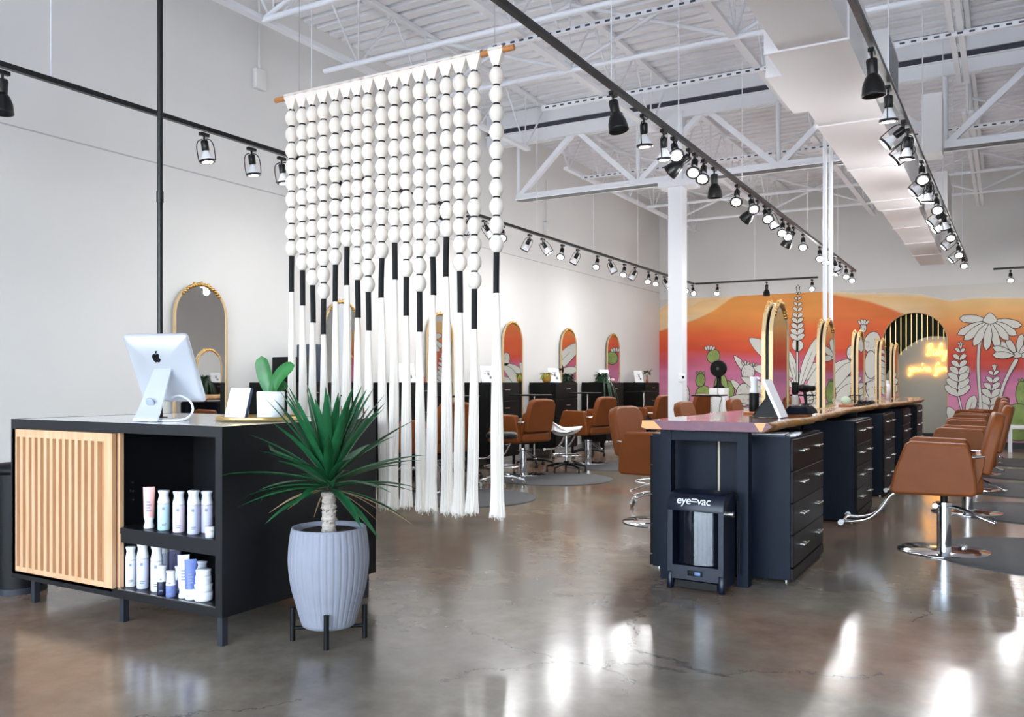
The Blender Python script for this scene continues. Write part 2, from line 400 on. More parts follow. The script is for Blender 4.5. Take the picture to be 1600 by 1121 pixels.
# junction box on the wall
j = thing('wall_mounted_junction_box', 'small pale junction box with conduit high on the plain left wall', 'junction box', (XW, 6.28, 4.28))
MB().bx(.001, .06, -.07, .07, -.1, .1, bev=.006).build('box_body', M_wall, j)
MB().cyl((.03, 0, .1), (.03, 0, .8), .012, n=8).build('conduit', M_wall, j)
j2 = dup(j, (XW, 12.6, 3.75), 0, 'small pale junction box with conduit on the left wall above the far mirrors')
# ================================================================ MURAL on the back wall (paint follows the wall and the arch)
YM = YB - .004
def PW(u, v, k=0): p = Py(u, v, YM); return (p.x, YM - .0012 * k, p.z)
def itp(T, u):
    if u <= T[0][0]: return T[0][1]
    for (a, b), (c, d) in zip(T[:-1], T[1:]):
        if u <= c: return b + (d - b) * (u - a) / (c - a)
    return T[-1][1]
HILL = [(900, 545), (1032, 517), (1065, 507), (1090, 498), (1115, 486), (1140, 468), (1165, 456), (1200, 447), (1240, 446), (1275, 451), (1302, 461), (1330, 466), (1360, 472), (1390, 482), (1412, 491), (1440, 503), (1480, 520), (1600, 560)]
SKY = [(900, 500), (1032, 484), (1050, 470), (1075, 455), (1100, 446), (1150, 441), (1250, 440), (1300, 457), (1340, 460), (1380, 459), (1410, 459), (1440, 461), (1465, 467), (1485, 471), (1510, 468), (1540, 466), (1700, 466)]
RL = [(440, '#dd9a50'), (495, '#dc8f49'), (520, '#d9693a'), (548, '#d2523a'), (562, '#c65f74'), (585, '#c9789c'), (615, '#d489a6'), (660, '#d391ac'), (720, '#d79ab2')]
RR = [(462, '#e3bd86'), (490, '#e2ab6e'), (512, '#de8f58'), (532, '#d66c49'), (556, '#ce4f42'), (570, '#c95a52'), (584, '#c1749a'), (612, '#cd80a4'), (660, '#d592b0'), (720, '#d592b2')]
RL = [(a, hexc(b)) for a, b in RL]; RR = [(a, hexc(b)) for a, b in RR]
def ramp(T, v):
    if v <= T[0][0]: return T[0][1]
    for (a, c0), (b, c1) in zip(T[:-1], T[1:]):
        if v <= b:
            t = (v - a) / (b - a); return tuple(x + (y - x) * t for x, y in zip(c0, c1))
    return T[-1][1]
C_SKY = hexc('#d8d4cc'); C_PEACH = hexc('#e2c8a2'); C_PEACH2 = hexc('#e4bd85')
def pxof(x, z):
    zc = -ST * x + CT * YM; l = CT * x + ST * YM; return 800 + LF * l / zc, LY - LF * (z - LH) / zc
def paint(x, z):
    u, v = pxof(x, z)
    b = max(0, min(1, (u - 1424) / 60)); b = b * b * (3 - 2 * b)
    if b <= 0: return paint1(x, z, u, v, False)
    if b >= 1: return paint1(x, z, u, v, True)
    l, r = paint1(x, z, u, v, False) or C_SKY, paint1(x, z, u, v, True) or C_SKY
    return tuple(p + (q - p) * b for p, q in zip(l, r))
def paint1(x, z, u, v, right):
    nz = noise.noise(Vector((x * .8, z * 2.2, 3.1))); n2 = noise.noise(Vector((x * .5, z * 7.0, 9.7))); n3 = noise.noise(Vector((x * 3, z * 6, 1.7)))
    vv = v + nz * 9 + n2 * 5
    sk = itp(SKY, u) + nz * 1.2; hl = itp(SKY, u) if right else itp(HILL, u)
    if v < sk - 1.5: return None
    if v > sk + 1.5 or hl <= sk + 2: fs_ = 1.0
    else: fs_ = (v - sk + 1.5) / 3
    if hl <= sk + 2: fs_ = max(0, min(1, (v - sk + 1.5) / 3))
    w_ = max(0, min(1, (v - hl + 1.5) / 3))
    c = None
    if w_ < 1:
        t = max(0, min(1, (v - sk) / 28)); t = abs((t + n2 * .5) % 1)
        c = c0 = tuple(a + (b - a) * t for a, b in zip(C_PEACH2, C_PEACH))
    if w_ > 0:
        c = ramp(RR if right else RL, vv)
        if 1300 < u and not right and v < 545:
            c = tuple(a + (b - a) * .6 for a, b in zip(c, hexc('#d7603d')))
        if w_ < 1: c = tuple(a + (b - a) * w_ for a, b in zip(c0, c))
    if fs_ < 1: c = tuple(a + (b - a) * fs_ for a, b in zip(C_SKY, c))
    k = (1 + .10 * n2 + .06 * n3) * 1.12
    return tuple(min(1, a * k) for a in c)
mx0, mx1 = XW + .002, 2.4
cols = [mx0 + i * .03 for i in range(int((AX0 - mx0) / .03))] + [AXC - AR * math.cos(PI * k / 60) for k in range(61)]
x = AX1 + .03
while x < mx1: cols.append(x); x += .03
vs, cs, fs = [], [], []; NR = 150
def colpts(x, zb):
    out = []
    for k in range(NR + 1):
        z = zb + (3.02 - zb) * k / NR; out.append((x, YM, z))
    return out
colA = []
def pushcol(x, zb):
    o = len(vs)
    for p in colpts(x, zb):
        vs.append(p); cs.append(paint(p[0], p[2]) or C_SKY)
    return o
prev = None; prevx = None
for x in cols:
    inside = AX0 + 1e-4 < x < AX1 - 1e-4
    if abs(x - AX0) < 1e-4: a, b = pushcol(x, 0.112), pushcol(x, AZS)
    elif abs(x - AX1) < 1e-4: a, b = pushcol(x, AZS), pushcol(x, 0.112)
    else: a = b = pushcol(x, zbot(x) if inside else .112)
    if prev is not None:
        for k in range(NR): fs.append((prev + k, a + k, a + k + 1, prev + k + 1))
    prev = b
mu = thing('wall_mural', 'painted desert sunset mural with cactus and white wildflowers on the back wall', 'mural', (0, 0, 0))
bg = bpy.data.meshes.new('painted_sunset'); bg.from_pydata(vs, [], fs); bg.update()
at = bg.color_attributes.new('paint', 'FLOAT_COLOR', 'POINT')
at.data.foreach_set('color', [q for c in cs for q in (*c, 1.0)])
mp = bpy.data.materials.new('mural_paint'); mp.use_nodes = True; nt = mp.node_tree; b = nt.nodes['Principled BSDF']
an = nt.nodes.new('ShaderNodeAttribute'); an.attribute_name = 'paint'; nt.links.new(an.outputs['Color'], b.inputs['Base Color'])
b.inputs['Roughness'].default_value = .7; b.inputs['Specular IOR Level'].default_value = .3
bg.materials.append(mp); bo = bpy.data.objects.new('painted_sunset', bg); COL.objects.link(bo); bo.parent = mu
M_pw = mat('mural_white', '#dcdad2', .7, spec=.3); M_pl = mat('mural_line', '#3a3038', .7); M_pg = mat('mural_green', '#9fb26a', .7, var=.18, vscale=5, col2='#7f9650'); M_pgd = mat('mural_green_dark', '#5d7440', .7)
LAYER = [1]
class Paint:
    def __init__(s): s.mb = MB()
    def shape(s, px, m=0, n=5, line=.9, close=True, smooth=True):
        """closed outline in picture coordinates -> flat painted shape with an inked outline"""
        P = crv([(a, b, 0) for a, b in px], n, True) if smooth else [Vector((a, b, 0)) for a, b in px]
        k = LAYER[0]; LAYER[0] += 1
        if LAYER[0] > 22: LAYER[0] = 1
        W = [PW(p.x, p.y, k) for p in P]
        s.mb.add(W, [t for t in tessellate_polygon([[Vector(w) for w in W]])], m)
        if line: s.stroke([(p.x, p.y) for p in P] + [(P[0].x, P[0].y)], line, k + .4)
        return s
    def stroke(s, px, w=.9, k=None, m=1):
        k = LAYER[0] if k is None else k
        P = [Vector(p) for p in px]; L = []
        for i, p in enumerate(P):
            d = P[min(i + 1, len(P) - 1)] - P[max(i - 1, 0)]
            if d.length < 1e-6: d = Vector((1, 0))
            d.normalize(); nn = Vector((-d.y, d.x)) * w / 2
            L += [PW(p.x + nn.x, p.y + nn.y, k), PW(p.x - nn.x, p.y - nn.y, k)]
        s.mb.add(L, [(2 * i, 2 * i + 1, 2 * i + 3, 2 * i + 2) for i in range(len(P) - 1)], m); return s
    def leaf(s, base, tip, w, m=0, bend=0.0, vein=False, blunt=.75, line=.8):
        a, b = Vector(base), Vector(tip); d = b - a; L = d.length; d.normalize(); nn = Vector((-d.y, d.x))
        mid = (a + b) / 2 + nn * bend
        def c(t): return a * (1 - t) ** 2 + mid * 2 * t * (1 - t) + b * t * t
        prof = [(0, .12), (.2, .6), (.45, .98), (blunt, .85), (.92, .45), (1, 0)]
        left = [c(t) + nn * w * q for t, q in prof]; right = [c(t) - nn * w * q for t, q in prof[:-1]][::-1]
        s.shape([(p.x, p.y) for p in left + right], m, 3, line)
        if vein: s.stroke([tuple(c(t)) for t in (.1, .3, .5, .7)], .6)
        return s
    def pad(s, c, rx, ry, m=2, rot=0.0, spots=10, line=1.1):
        P = []
        for k in range(12):
            a = 2 * PI * k / 12; q = rot2([(rx * math.cos(a) * (1 + .08 * math.sin(a)), ry * math.sin(a))], rot)[0]; P.append((c[0] + q[0], c[1] + q[1]))
        s.shape(P, m, 4, line)
        for i in range(spots):
            a = RN.uniform(0, 2 * PI); r = math.sqrt(RN.uniform(0, .75)); x, y = c[0] + rx * r * math.cos(a), c[1] + ry * r * math.sin(a)
            s.stroke([(x, y), (x + .5, y + RN.uniform(1.6, 3.2))], .55, None, 3 if m == 2 else 1)
        return s
    def crown(s, c, w, n=4, h=8, m=0):
        for i in range(n):
            t = (i / (n - 1) - .5) * 2; s.leaf((c[0] + t * w * .4, c[1]), (c[0] + t * w, c[1] - h * (1 - .3 * abs(t))), w * .28, m)
        return s
    def build(s, name, label): o = s.mb.build(name, [M_pw, M_pl, M_pg, M_pgd], mu); o['label'] = label; return o
    def lupine(s, top, bot, wid, n, stem_to=None, stem=1.6, lw=.32):
        tx, ty = top; bx_, by = bot
        if stem_to: s.shape([(bx_ - stem, by), (bx_ + stem, by), (stem_to[0] + stem, stem_to[1]), (stem_to[0] - stem, stem_to[1])], 0, 1, .8, smooth=False)
        for i in range(n):
            t = 1 - i / (n - 1); x = tx + (bx_ - tx) * t; y = ty + (by - ty) * t; w = wid * (.25 + .75 * t ** .8)
            for sg in (-1, 1):
                s.leaf((x, y + w * .35), (x + sg * w * .95, y - w * .45 + (RN.random() - .5) * 2), w * lw, 0, sg * -w * .18)
        s.leaf((tx, ty + 8), (tx, ty - 4), 2.6, 0); return s
# tall lupine spire and agave, behind the counter mirrors
p = Paint()
p.leaf((1233, 602), (1284, 566), 9, 0, 2); p.leaf((1262, 640), (1337, 562), 17, 0, -14); p.leaf((1285, 645), (1345, 590), 11, 0, -12); p.leaf((1318, 645), (1378, 575), 12, 0, 12)
p.leaf((1249, 612), (1281, 524), 8, 0, -6, True); p.leaf((1246, 612), (1233, 548), 5.5, 0, 4, True); p.leaf((1238, 590), (1171, 529), 13, 0, 8, True); p.leaf((1240, 606), (1176, 574), 10, 0, 12)
p.leaf((1262, 650), (1300, 560), 13, 0, -16, True)
p.leaf((1225, 650), (1140, 622), 9, 0, 16, True); p.leaf((1215, 660), (1135, 645), 8, 0, 14, True); p.leaf((1205, 670), (1120, 664), 8, 0, 10); p.leaf((1228, 640), (1158, 590), 9, 0, 10, True)
p.build('painted_agave', 'white painted agave leaves')
p = Paint(); p.lupine((1247, 450), (1246, 528), 12, 10, (1246, 606), 1.6, .36)
p.shape([(1240, 532), (1238, 543), (1244, 549), (1250, 549), (1256, 541), (1252, 533)], 0); p.build('painted_flower_spike', 'tall white painted flower spike')
p = Paint(); p.pad((1100, 617), 13, 14, spots=14); p.pad((1095, 594), 7.2, 11, rot=.1, spots=9); p.crown((1095, 585), 7, 3, 5, 2)
p.pad((1112, 640), 10, 12, spots=6); p.build('painted_cactus', 'green painted cactus left of the fan')
p = Paint(); p.pad((1128, 655), 10, 20, spots=10); p.pad((1127, 607), 11, 24, spots=12); p.pad((1140, 608), 7, 13, rot=-.2, spots=6); p.pad((1115, 557), 10, 11, rot=.4, spots=9); p.crown((1109, 548), 8, 4, 9, 0)
p.build('painted_cactus', 'tall green painted cactus behind the fan')
p = Paint(); p.leaf((1170, 590), (1147, 556), 5, 0, 3); p.leaf((1160, 616), (1143, 594), 5, 0, 2); p.pad((1163, 617), 13, 18, 0, spots=12); p.pad((1169, 581), 10.5, 12, 0, spots=10); p.crown((1165, 571), 6, 3, 8); p.crown((1178, 573), 5, 3, 7)
p.build('painted_cactus', 'white painted cactus')
p = Paint(); p.pad((1068, 617), 10, 18, 0, spots=12); p.pad((1064, 575), 6, 8, 0, spots=5); p.build('painted_cactus', 'white painted cactus beside the column')
p = Paint(); p.leaf((1262, 625), (1376, 585), 10, 0, -8); p.leaf((1300, 616), (1340, 565), 9, 0, -14); p.leaf((1305, 640), (1340, 600), 9, 0, -12)
p.pad((1361, 570), 10, 22, 0, spots=10); p.pad((1363, 535), 13, 17, 0, rot=.3, spots=14); p.pad((1333, 553), 10, 13, 0, rot=-.3, spots=10); p.pad((1349, 512), 5, 8, 0, spots=4); p.crown((1349, 508), 8, 4, 10)
p.pad((1364, 605), 11, 18, 0, spots=8); p.build('painted_cactus', 'white painted prickly pear')
def cone(p, c, tips, w, cw, ch, stem):
    if stem: p.shape(stem, 0, 4, .9)
    for t in tips: p.leaf((c[0] + (t[0] - c[0]) * .12, c[1] + (t[1] - c[1]) * .12), t, w, 0, 0, False, .82, 1.0)
    p.shape([(c[0] - cw, c[1] + ch * .2), (c[0] - cw * .6, c[1] - ch * .6), (c[0], c[1] - ch), (c[0] + cw * .6, c[1] - ch * .6), (c[0] + cw, c[1] + ch * .2), (c[0], c[1] + ch * .6)], 0)
p = Paint(); cone(p, (1547, 500), [(1499, 498), (1597, 509), (1496, 523), (1589, 524), (1506, 532), (1576, 532), (1521, 541), (1560, 545), (1541, 548)], 6.6, 11, 11,
     [(1531, 520), (1527, 545), (1526, 580), (1529, 620), (1529, 648), (1534, 648), (1534, 620), (1531, 580), (1532, 545), (1537, 522)])
p.build('painted_coneflower', 'large white painted coneflower')
p = Paint(); cone(p, (1589, 556), [(1551, 543), (1551, 555), (1561, 534), (1573, 530), (1597, 522), (1612, 536), (1616, 556)], 5.5, 8, 6,
     [(1585, 562), (1574, 582), (1564, 606), (1556, 640), (1561, 640), (1569, 608), (1579, 585), (1591, 564)])
p.build('painted_coneflower', 'smaller white painted coneflower')
p = Paint(); p.lupine((1501, 538), (1496, 612), 21, 8, (1504, 648), 1.6, .33); p.leaf((1497, 612), (1514, 572), 6, 0); p.build('painted_flower_spike', 'white painted flower spike beside the arch')
p = Paint(); p.lupine((1554, 573), (1546, 638), 20, 7, (1547, 660), 1.6, .33); p.build('painted_flower_spike', 'white painted flower spike under the coneflower')
p = Paint(); p.leaf((1511, 650), (1523, 618), 8, 0, 0, True, .8); p.leaf((1500, 665), (1481, 636), 8, 0, -3); p.build('painted_leaf', 'white painted leaves near the arch foot')
p = Paint(); p.pad((1591, 660), 31, 29, spots=34); p.pad((1597, 615), 10, 20, spots=12); p.crown((1597, 597), 6, 3, 6, 2); p.build('painted_cactus', 'big green painted cactus behind the white table')
# arch screen: black panel with thin brass rods, hung behind the opening
sn = thing('hanging_screen', 'black arched screen with thin vertical brass rods hung inside the mural archway', 'decorative screen', (0, 0, 0))
YS = YB + .2
inner = crv([Py(u, v, YS) for u, v in [(1381, 592), (1388, 580), (1400, 560), (1414, 545), (1430, 534), (1444, 528), (1460, 525.5), (1481, 527)]], 5)
outer = [Vector((AXC + (AR + .05) * math.cos(PI * k / 30), YS, AZS + (AR + .05) * math.sin(PI * k / 30))) for k in range(31)]
outer = [q for q in outer if q.z > inner[-1].z - .02 or q.x < AXC] + [Vector((AXC - AR - .05, YS, inner[0].z))]
MB().prism(outer + inner, (0, .03, 0)).build('black_panel', mat('screen_black', '#050506', .8), sn)
def inz(x):
    for a, b in zip(inner[:-1], inner[1:]):
        if a.x <= x <= b.x: return a.z + (b.z - a.z) * (x - a.x) / (b.x - a.x + 1e-9)
    return None
x = AXC - AR + .04
while x < AXC + AR - .01:
    zb_ = inz(x)
    if zb_: zt_ = AZS + math.sqrt(max(0.0001, AR * AR - (x - AXC) ** 2)) + .02; MB().bx(x - .0055, x + .0055, YS - .022, YS - .002, zb_ - .05, zt_).build('brass_rod', M_brass, sn)
    x += .093
tr = MB(); tr.tube([(AX0 + .004, YB + .02, .0), (AX0 + .004, YB + .02, AZS)] + [(AXC - (AR - .004) * math.cos(PI * k / 24), YB + .02, AZS + (AR - .004) * math.sin(PI * k / 24)) for k in range(1, 24)] + [(AX1 - .004, YB + .02, AZS), (AX1 - .004, YB + .02, 0)], .012, 6)
struct(tr.build('trim_3', mat('arch_trim', '#d9b47c', .5)))
# neon writing on the alcove wall
G = {'B': [[(.15, 0), (.3, 1.0)], [(.02, .72), (.2, 1.02), (.55, 1.1), (.78, .9), (.6, .62), (.3, .54), (.62, .5), (.72, .25), (.5, .02), (.15, .02), (.02, .14)]],
     'a': [[(.62, .42), (.35, .52), (.1, .3), (.15, .05), (.4, .08), (.62, .42), (.6, .08), (.85, .08)]],
     'b': [[(.0, .1), (.35, .9), (.4, 1.15), (.22, 1.05), (.15, .3), (.2, .03), (.5, .1), (.55, .4), (.3, .42), (.6, .38), (.85, .4)]],
     'y': [[(.02, .45), (.12, .1), (.4, .1), (.62, .5)], [(.62, .5), (.5, -.1), (.25, -.5), (.05, -.4), (.3, -.12), (.85, .12)]],
     'o': [[(.35, .48), (.08, .3), (.18, .02), (.5, .08), (.55, .4), (.35, .48), (.85, .4)]],
     'u': [[(.05, .46), (.1, .06), (.4, .08), (.6, .48)], [(.6, .48), (.6, .08), (.85, .1)]],
     "'": [[(.2, 1.0), (.1, .75)]],
     'r': [[(.0, .1), (.25, .5), (.3, .4), (.58, .44), (.5, .12), (.85, .08)]],
     'e': [[(.0, .2), (.55, .3), (.45, .5), (.15, .38), (.15, .06), (.5, .03), (.85, .15)]],
     'g': [[(.6, .42), (.3, .52), (.1, .3), (.2, .05), (.5, .12), (.62, .45), (.5, -.25), (.25, -.55), (.05, -.42), (.3, -.15), (.85, .12)]],
     'G': [[(.75, .85), (.5, 1.1), (.1, .7), (.08, .2), (.4, 0), (.7, .2), (.72, .45), (.45, .42)], [(.72, .45), (.6, -.3), (.25, -.5), (.1, -.35), (.85, .12)]]}
nn = MB()
def neon(txt, u, v, w, h, adv):
    for ch in txt:
        if ch != ' ':
            for st in G[ch]:
                pts = [Py(u + (px_ + py_ * .22) * w, v - py_ * h, YALC - .035) for px_, py_ in st]
                nn.tube(crv(pts, 4), .0062, 6)
        u += adv.get(ch, .8) * w
neon('Baby', 1447, 556, 10.2, 17, {'B': .95, 'a': .82, 'b': .75})
neon("you're Gor", 1420, 581, 7.9, 13, {"'": .35, ' ': .75, 'y': .78})
M_neon = mat('neon_tube', (1.0, .42, .04), .4, emit=8)
ns = thing('neon_sign', 'glowing orange neon handwriting on the grey wall inside the arch', 'neon sign', (0, 0, 0))
nn.build('neon_tube', M_neon, ns)
# ================================================================ STYLING ISLAND
sl = thing('island_worktop', 'long live-edge purple and amber wood worktop on black posts', 'worktop', (-1.55, 9.7, 0))
ox, oy = -1.55, 9.7
def slab_mat():
    m = bpy.data.materials.new('varnished_slab'); m.use_nodes = True; nt = m.node_tree; N = nt.nodes; L = nt.links; b = N['Principled BSDF']
    tc = N.new('ShaderNodeTexCoord'); mp = N.new('ShaderNodeMapping'); mp.inputs['Scale'].default_value = (5.5, .35, 5.5); L.new(tc.outputs['Object'], mp.inputs['Vector'])
    n = N.new('ShaderNodeTexNoise'); n.inputs['Scale'].default_value = 1.0; n.inputs['Detail'].default_value = 7; n.inputs['Distortion'].default_value = .8; L.new(mp.outputs['Vector'], n.inputs['Vector'])
    r = N.new('ShaderNodeValToRGB'); e = r.color_ramp.elements
    e[0].position = .25; e[0].color = (*hexc('#4f2130'), 1); e[1].position = .78; e[1].color = (*hexc('#b98055'), 1)
    q = e.new(.45); q.color = (*hexc('#84464a'), 1); q = e.new(.6); q.color = (*hexc('#9a5c46'), 1)
    L.new(n.outputs['Fac'], r.inputs['Fac']); L.new(r.outputs['Color'], b.inputs['Base Color'])
    b.inputs['Roughness'].default_value = .18; b.inputs['Coat Weight'].default_value = .8; b.inputs['Coat Roughness'].default_value = .06
    return m
M_slab = slab_mat()
M_end = mat('slab_end_grain', '#5c3650', .35, var=.3, vscale=14, col2='#743f4a')
M_bark = mat('live_edge_wood', '#c08a45', .5, var=.4, vscale=9, stretch=(1, 1, 1), col2='#5b3a1c', bump=.7, bscale=14)
M_sap = mat('sapwood', '#e0a366', .4, var=.15)
def edge_x(y):   # wavy right-hand (live) edge, measured along the counter
    T = [(4.95, -1.165), (5.35, -1.15), (6.1, -1.135), (7.05, -1.17), (8.2, -1.21), (9.25, -1.18), (10.9, -1.10), (12.05, -1.03), (13.4, -1.0), (14.5, -1.08)]
    return itp(T, y) + .035 * noise.noise(Vector((0, y * 1.9, 2))) + .018 * noise.noise(Vector((0, y * 3.5, 5)))
def edge_l(y): return -1.93 + .03 * noise.noise(Vector((4, y * 1.6, 1)))
mb = MB(); n = 130; y0, y1 = 4.95, 14.5; Y = [y0 + (y1 - y0) * i / n for i in range(n + 1)]
zt, zb = .97, .915
def sk(y): return 0.0
vs = []
for y in Y:
    xl, xr = edge_l(y), edge_x(y)
    yy = y + (0 if y > 5.2 else -.0)
    vs += [(xl + .03 - ox, yy - oy, zt), (xr - .015 - ox, yy - oy, zt), (xl - ox, yy - oy, zb + .01), (xr + .012 + .016 * noise.noise(Vector((9, y * 3.2, 0))) - ox, yy - oy, zt - .022), (xr - .03 + .03 * noise.noise(Vector((3, y * 2.6, 0))) - ox, yy - oy, zb), (xl + .04 - ox, yy - oy, zb)]
fsx = []
def quad(i, a, b, m): mb.f.append((6 * i + a, 6 * i + b, 6 * (i + 1) + b, 6 * (i + 1) + a)); mb.m.append(m); mb.s.append(m == 2)
mb.v = [tuple(v) for v in vs]
for i in range(n):
    quad(i, 0, 1, 0); quad(i, 1, 3, 2); quad(i, 3, 4, 2); quad(i, 4, 5, 0); quad(i, 5, 2, 2); quad(i, 2, 0, 2)
for i in (0, n):
    A = [Vector(vs[6 * i + k]) for k in (2, 5, 4, 3, 1, 0)]
    mb.f.append(tuple(6 * i + k for k in (2, 5, 4, 3, 1, 0))[::(1 if i == 0 else -1)]); mb.m.append(1); mb.s.append(False)
mb.build('slab', [M_slab, M_end, M_bark], sl)
e = MB()
for tri in (((-1.925, zt - .003), (-1.93, zb + .012), (-1.895, zb + .002), (-1.80, zb + .004), (-1.85, zt - .003)), ((-1.178, zt - .003), (-1.245, zt - .003), (-1.215, zb + .004), (-1.20, zb + .004))):
    MB().prism([(a - ox, y0 - oy - .0018, b) for a, b in tri], (0, .0015, 0)).build('sapwood_band', M_sap, sl)
for (px_, py_) in ((-1.80, 5.06), (-1.33, 5.06), (-1.80, 9.25), (-1.33, 9.25), (-1.80, 13.1), (-1.33, 13.1)):
    MB().bx(px_ - .033 - ox, px_ + .033 - ox, py_ - .04 - oy, py_ + .04 - oy, 0, .915).build('leg', M_navy, sl)
MB().bx(-1.80 - ox, -1.33 - ox, 5.03 - oy, 5.09 - oy, .85, .912).build('crossbar', M_navy, sl)
# drawer cabinets under the slab
M_cabside = M_navy
def island_cabinet(side, w, label):
    """side=+1 drawers face +x"""
    c = thing('drawer_cabinet', label, 'cabinet', (0, 0, 0), 0, 'drawer cabinets under the island worktop')
    D = .42
    b = MB(); b.bx(-D * (side > 0), D * (side < 0), 0, .018, .015, .87).bx(-D * (side > 0), D * (side < 0), w - .018, w, .015, .87)
    b.bx(-D * (side > 0), D * (side < 0), .018, w - .018, .852, .87).bx(-D * (side > 0), D * (side < 0), .018, w - .018, .015, .08)
    xb = -D if side > 0 else D
    b.bx(xb, xb + .012 * side, .018, w - .018, .08, .852); b.build('body', M_cabside, c)
    MB().bx(.002 * side, .02 * side, .0, w, .022, .085).build('plinth_rail', M_lam, c)
    for k in range(4):
        z0 = .095 + k * .192
        if side > 0:
            dr = MB().bx(.001, .02, .006, w - .006, z0, z0 + .186, bev=.002, seg=1).build('drawer', M_lam, c)
            for yy in (w * .25, w * .75):
                h = MB(); h.box((.047, yy, z0 + .112), (.011, .14, .011), 0, None, .002, 1); h.bx(.02, .047, yy - .052, yy - .043, z0 + .108, z0 + .116).bx(.02, .047, yy + .043, yy + .052, z0 + .108, z0 + .116)
                h.build('handle', M_steel, dr)
        else:
            dr = MB().bx(-.001, -.02, .006, w - .006, z0, z0 + .186, bev=.002, seg=1).build('drawer', M_lam, c)
            h = MB().box((-.047, w / 2, z0 + .112), (.011, .14, .011), 0, None, .002, 1).bx(-.047, -.02, w / 2 - .05, w / 2 - .04, z0 + .108, z0 + .116).bx(-.047, -.02, w / 2 + .04, w / 2 + .05, z0 + .108, z0 + .116)
            h.build('handle', M_steel, dr)
    for xx in (-.03 * side, -(D - .03) * side):
        for yy in (.04, w - .04): MB().cyl((xx, yy, 0), (xx, yy, .016), .012, n=8).build('foot', M_steel, c)
    return c
ca = island_cabinet(1, .97, 'navy-black drawer cabinet at the near end of the island, facing the right-hand chairs'); ca.location = (-1.112, 5.265, 0)
MB().bx(-1.55, -1.537, 5.27, 5.29, .02, .86).build('gap_light_strip', mat('painted_gap_light', '#b9ae9a', .5), None)  # beige strip painted as the light showing through the cabinet gap
fs_ = bpy.data.objects['gap_light_strip']; tag(fs_, 'thin beige strip painted as light through the gap between the two near island cabinets', 'painted light strip')
for i, y in enumerate((7.8, 9.72, 11.65, 13.55)):
    dup(ca, (-1.112, y, 0), 0, ('%s dark drawer cabinet from the near end along the right side of the island' % ORD[i + 1]))
cb = island_cabinet(-1, .97, 'navy-black drawer cabinet at the near end of the island, facing the left wall'); cb.location = (-1.975, 5.265, 0)
for i, y in enumerate((7.8, 9.72, 11.65, 13.55)):
    dup(cb, (-1.975, y, 0), 0, ('%s dark drawer cabinet from the near end along the left side of the island' % ORD[i + 1]))
# ---------------------------------------------------------------- arched mirrors
def arch_loop(w, h, n=18, r=0.0):
    R_ = w / 2 + r
    return [(-R_, 0)] + [(-R_ * math.cos(PI * k / n), h - w / 2 + R_ * math.sin(PI * k / n)) for k in range(n + 1)] + [(R_, 0)]
def mirror_half(parent, w, h, sx, x0, dark=False):
    """arched frame lying in the y-z plane, face toward sx"""
    f = MB(); L = arch_loop(w - .03, h - .015)
    pts = [(x0, a, b + .012) for a, b in L]
    P = [Vector(p) for p in pts]
    # rectangular section frame swept along the arch
    ring = []
    for i, p in enumerate(P):
        if i == 0 or i == len(P) - 1: t = Vector((0, 0, 1)) if i == 0 else Vector((0, 0, -1))
        else: t = (P[i + 1] - P[i - 1]).normalized()
        nrm = t.cross(Vector((1, 0, 0))).normalized()
        ring.append([p + Vector((a, 0, 0)) + nrm * b for a, b in ((-.013, -.013), (.013, -.013), (.013, .006), (.008, .012), (-.008, .012), (-.013, .006))])
    n6 = 6; vs = [q for r in ring for q in r]; fs = []
    for i in range(len(ring) - 1):
        for k in range(n6): fs.append((i * n6 + k, i * n6 + (k + 1) % n6, (i + 1) * n6 + (k + 1) % n6, (i + 1) * n6 + k))
    f.add(vs, fs); f.bx(x0 - .013, x0 + .013, -w / 2, w / 2, -.0, .024)
    f.build('frame', M_champ, parent)
    g = MB(); L2 = arch_loop(w - .05, h - .025)
    gx = x0 + .006 * sx
    g.prism([(gx, a, b + .012) for a, b in L2], (-.004 * sx, 0, 0)); g.build('mirror_glass', M_mirror, parent)
    # carved crest along the top and little finials
    c = MB()
    for k in range(15):
        a = PI * (.25 + .5 * k / 14); R_ = w / 2 - .012 + .012 * math.sin(PI * k / 14)
        c.ell((x0 + .009 * sx, -R_ * math.cos(a), h - w / 2 + R_ * math.sin(a)), (.014, .022 + .006 * (k % 2), .013 + .007 * math.sin(PI * k / 14)), 8, 6)
    c.build('carved_crest', M_gold, parent)
    for yy in (-.08, .0, .08): MB().ell((x0 + .008 * sx, yy, h + .012 - abs(yy) * .15), (.012, .018, .02), 8, 6).build('finial', M_gold, parent)
    for sy in (-1, 1):
        c = MB()
        for k in range(3): c.ell((x0 + .009 * sx, sy * (w / 2 - .012), .1 + .035 * k), (.012, .012, .022), 8, 6)
        c.build('side_ornament', M_gold, parent)
def island_mirror(label, y):
    t = thing('arched_mirror', label, 'mirror', (-1.395, y, .97), 0, 'double-sided arched mirrors on the island')
    mirror_half(t, .52, .78, 1, .024); mirror_half(t, .52, .78, -1, -.024)
    MB().prism([(-.0105, a * .96, b + .012) for a, b in arch_loop(.5, .76)], (.021, 0, 0)).build('backing_board', M_black, t)
    MB().box((0, 0, .003), (.12, .58, .006), 0, None, .002, 1).build('base_plate', M_champ, t)
    return t
m0 = island_mirror('nearest gold double-sided arched mirror on the island, behind the white sign', 6.15)
for i, (y, l) in enumerate(((8.1, 'second gold arched mirror along the island, at the foot of the white poles'), (10.05, 'third gold arched mirror along the island, before the white prickly pear painting'),
                            (12.0, 'fourth gold arched mirror along the island'), (13.6, 'farthest gold arched mirror along the island, in front of the archway'))):
    dup(m0, (-1.395, y, .97), 0, l)
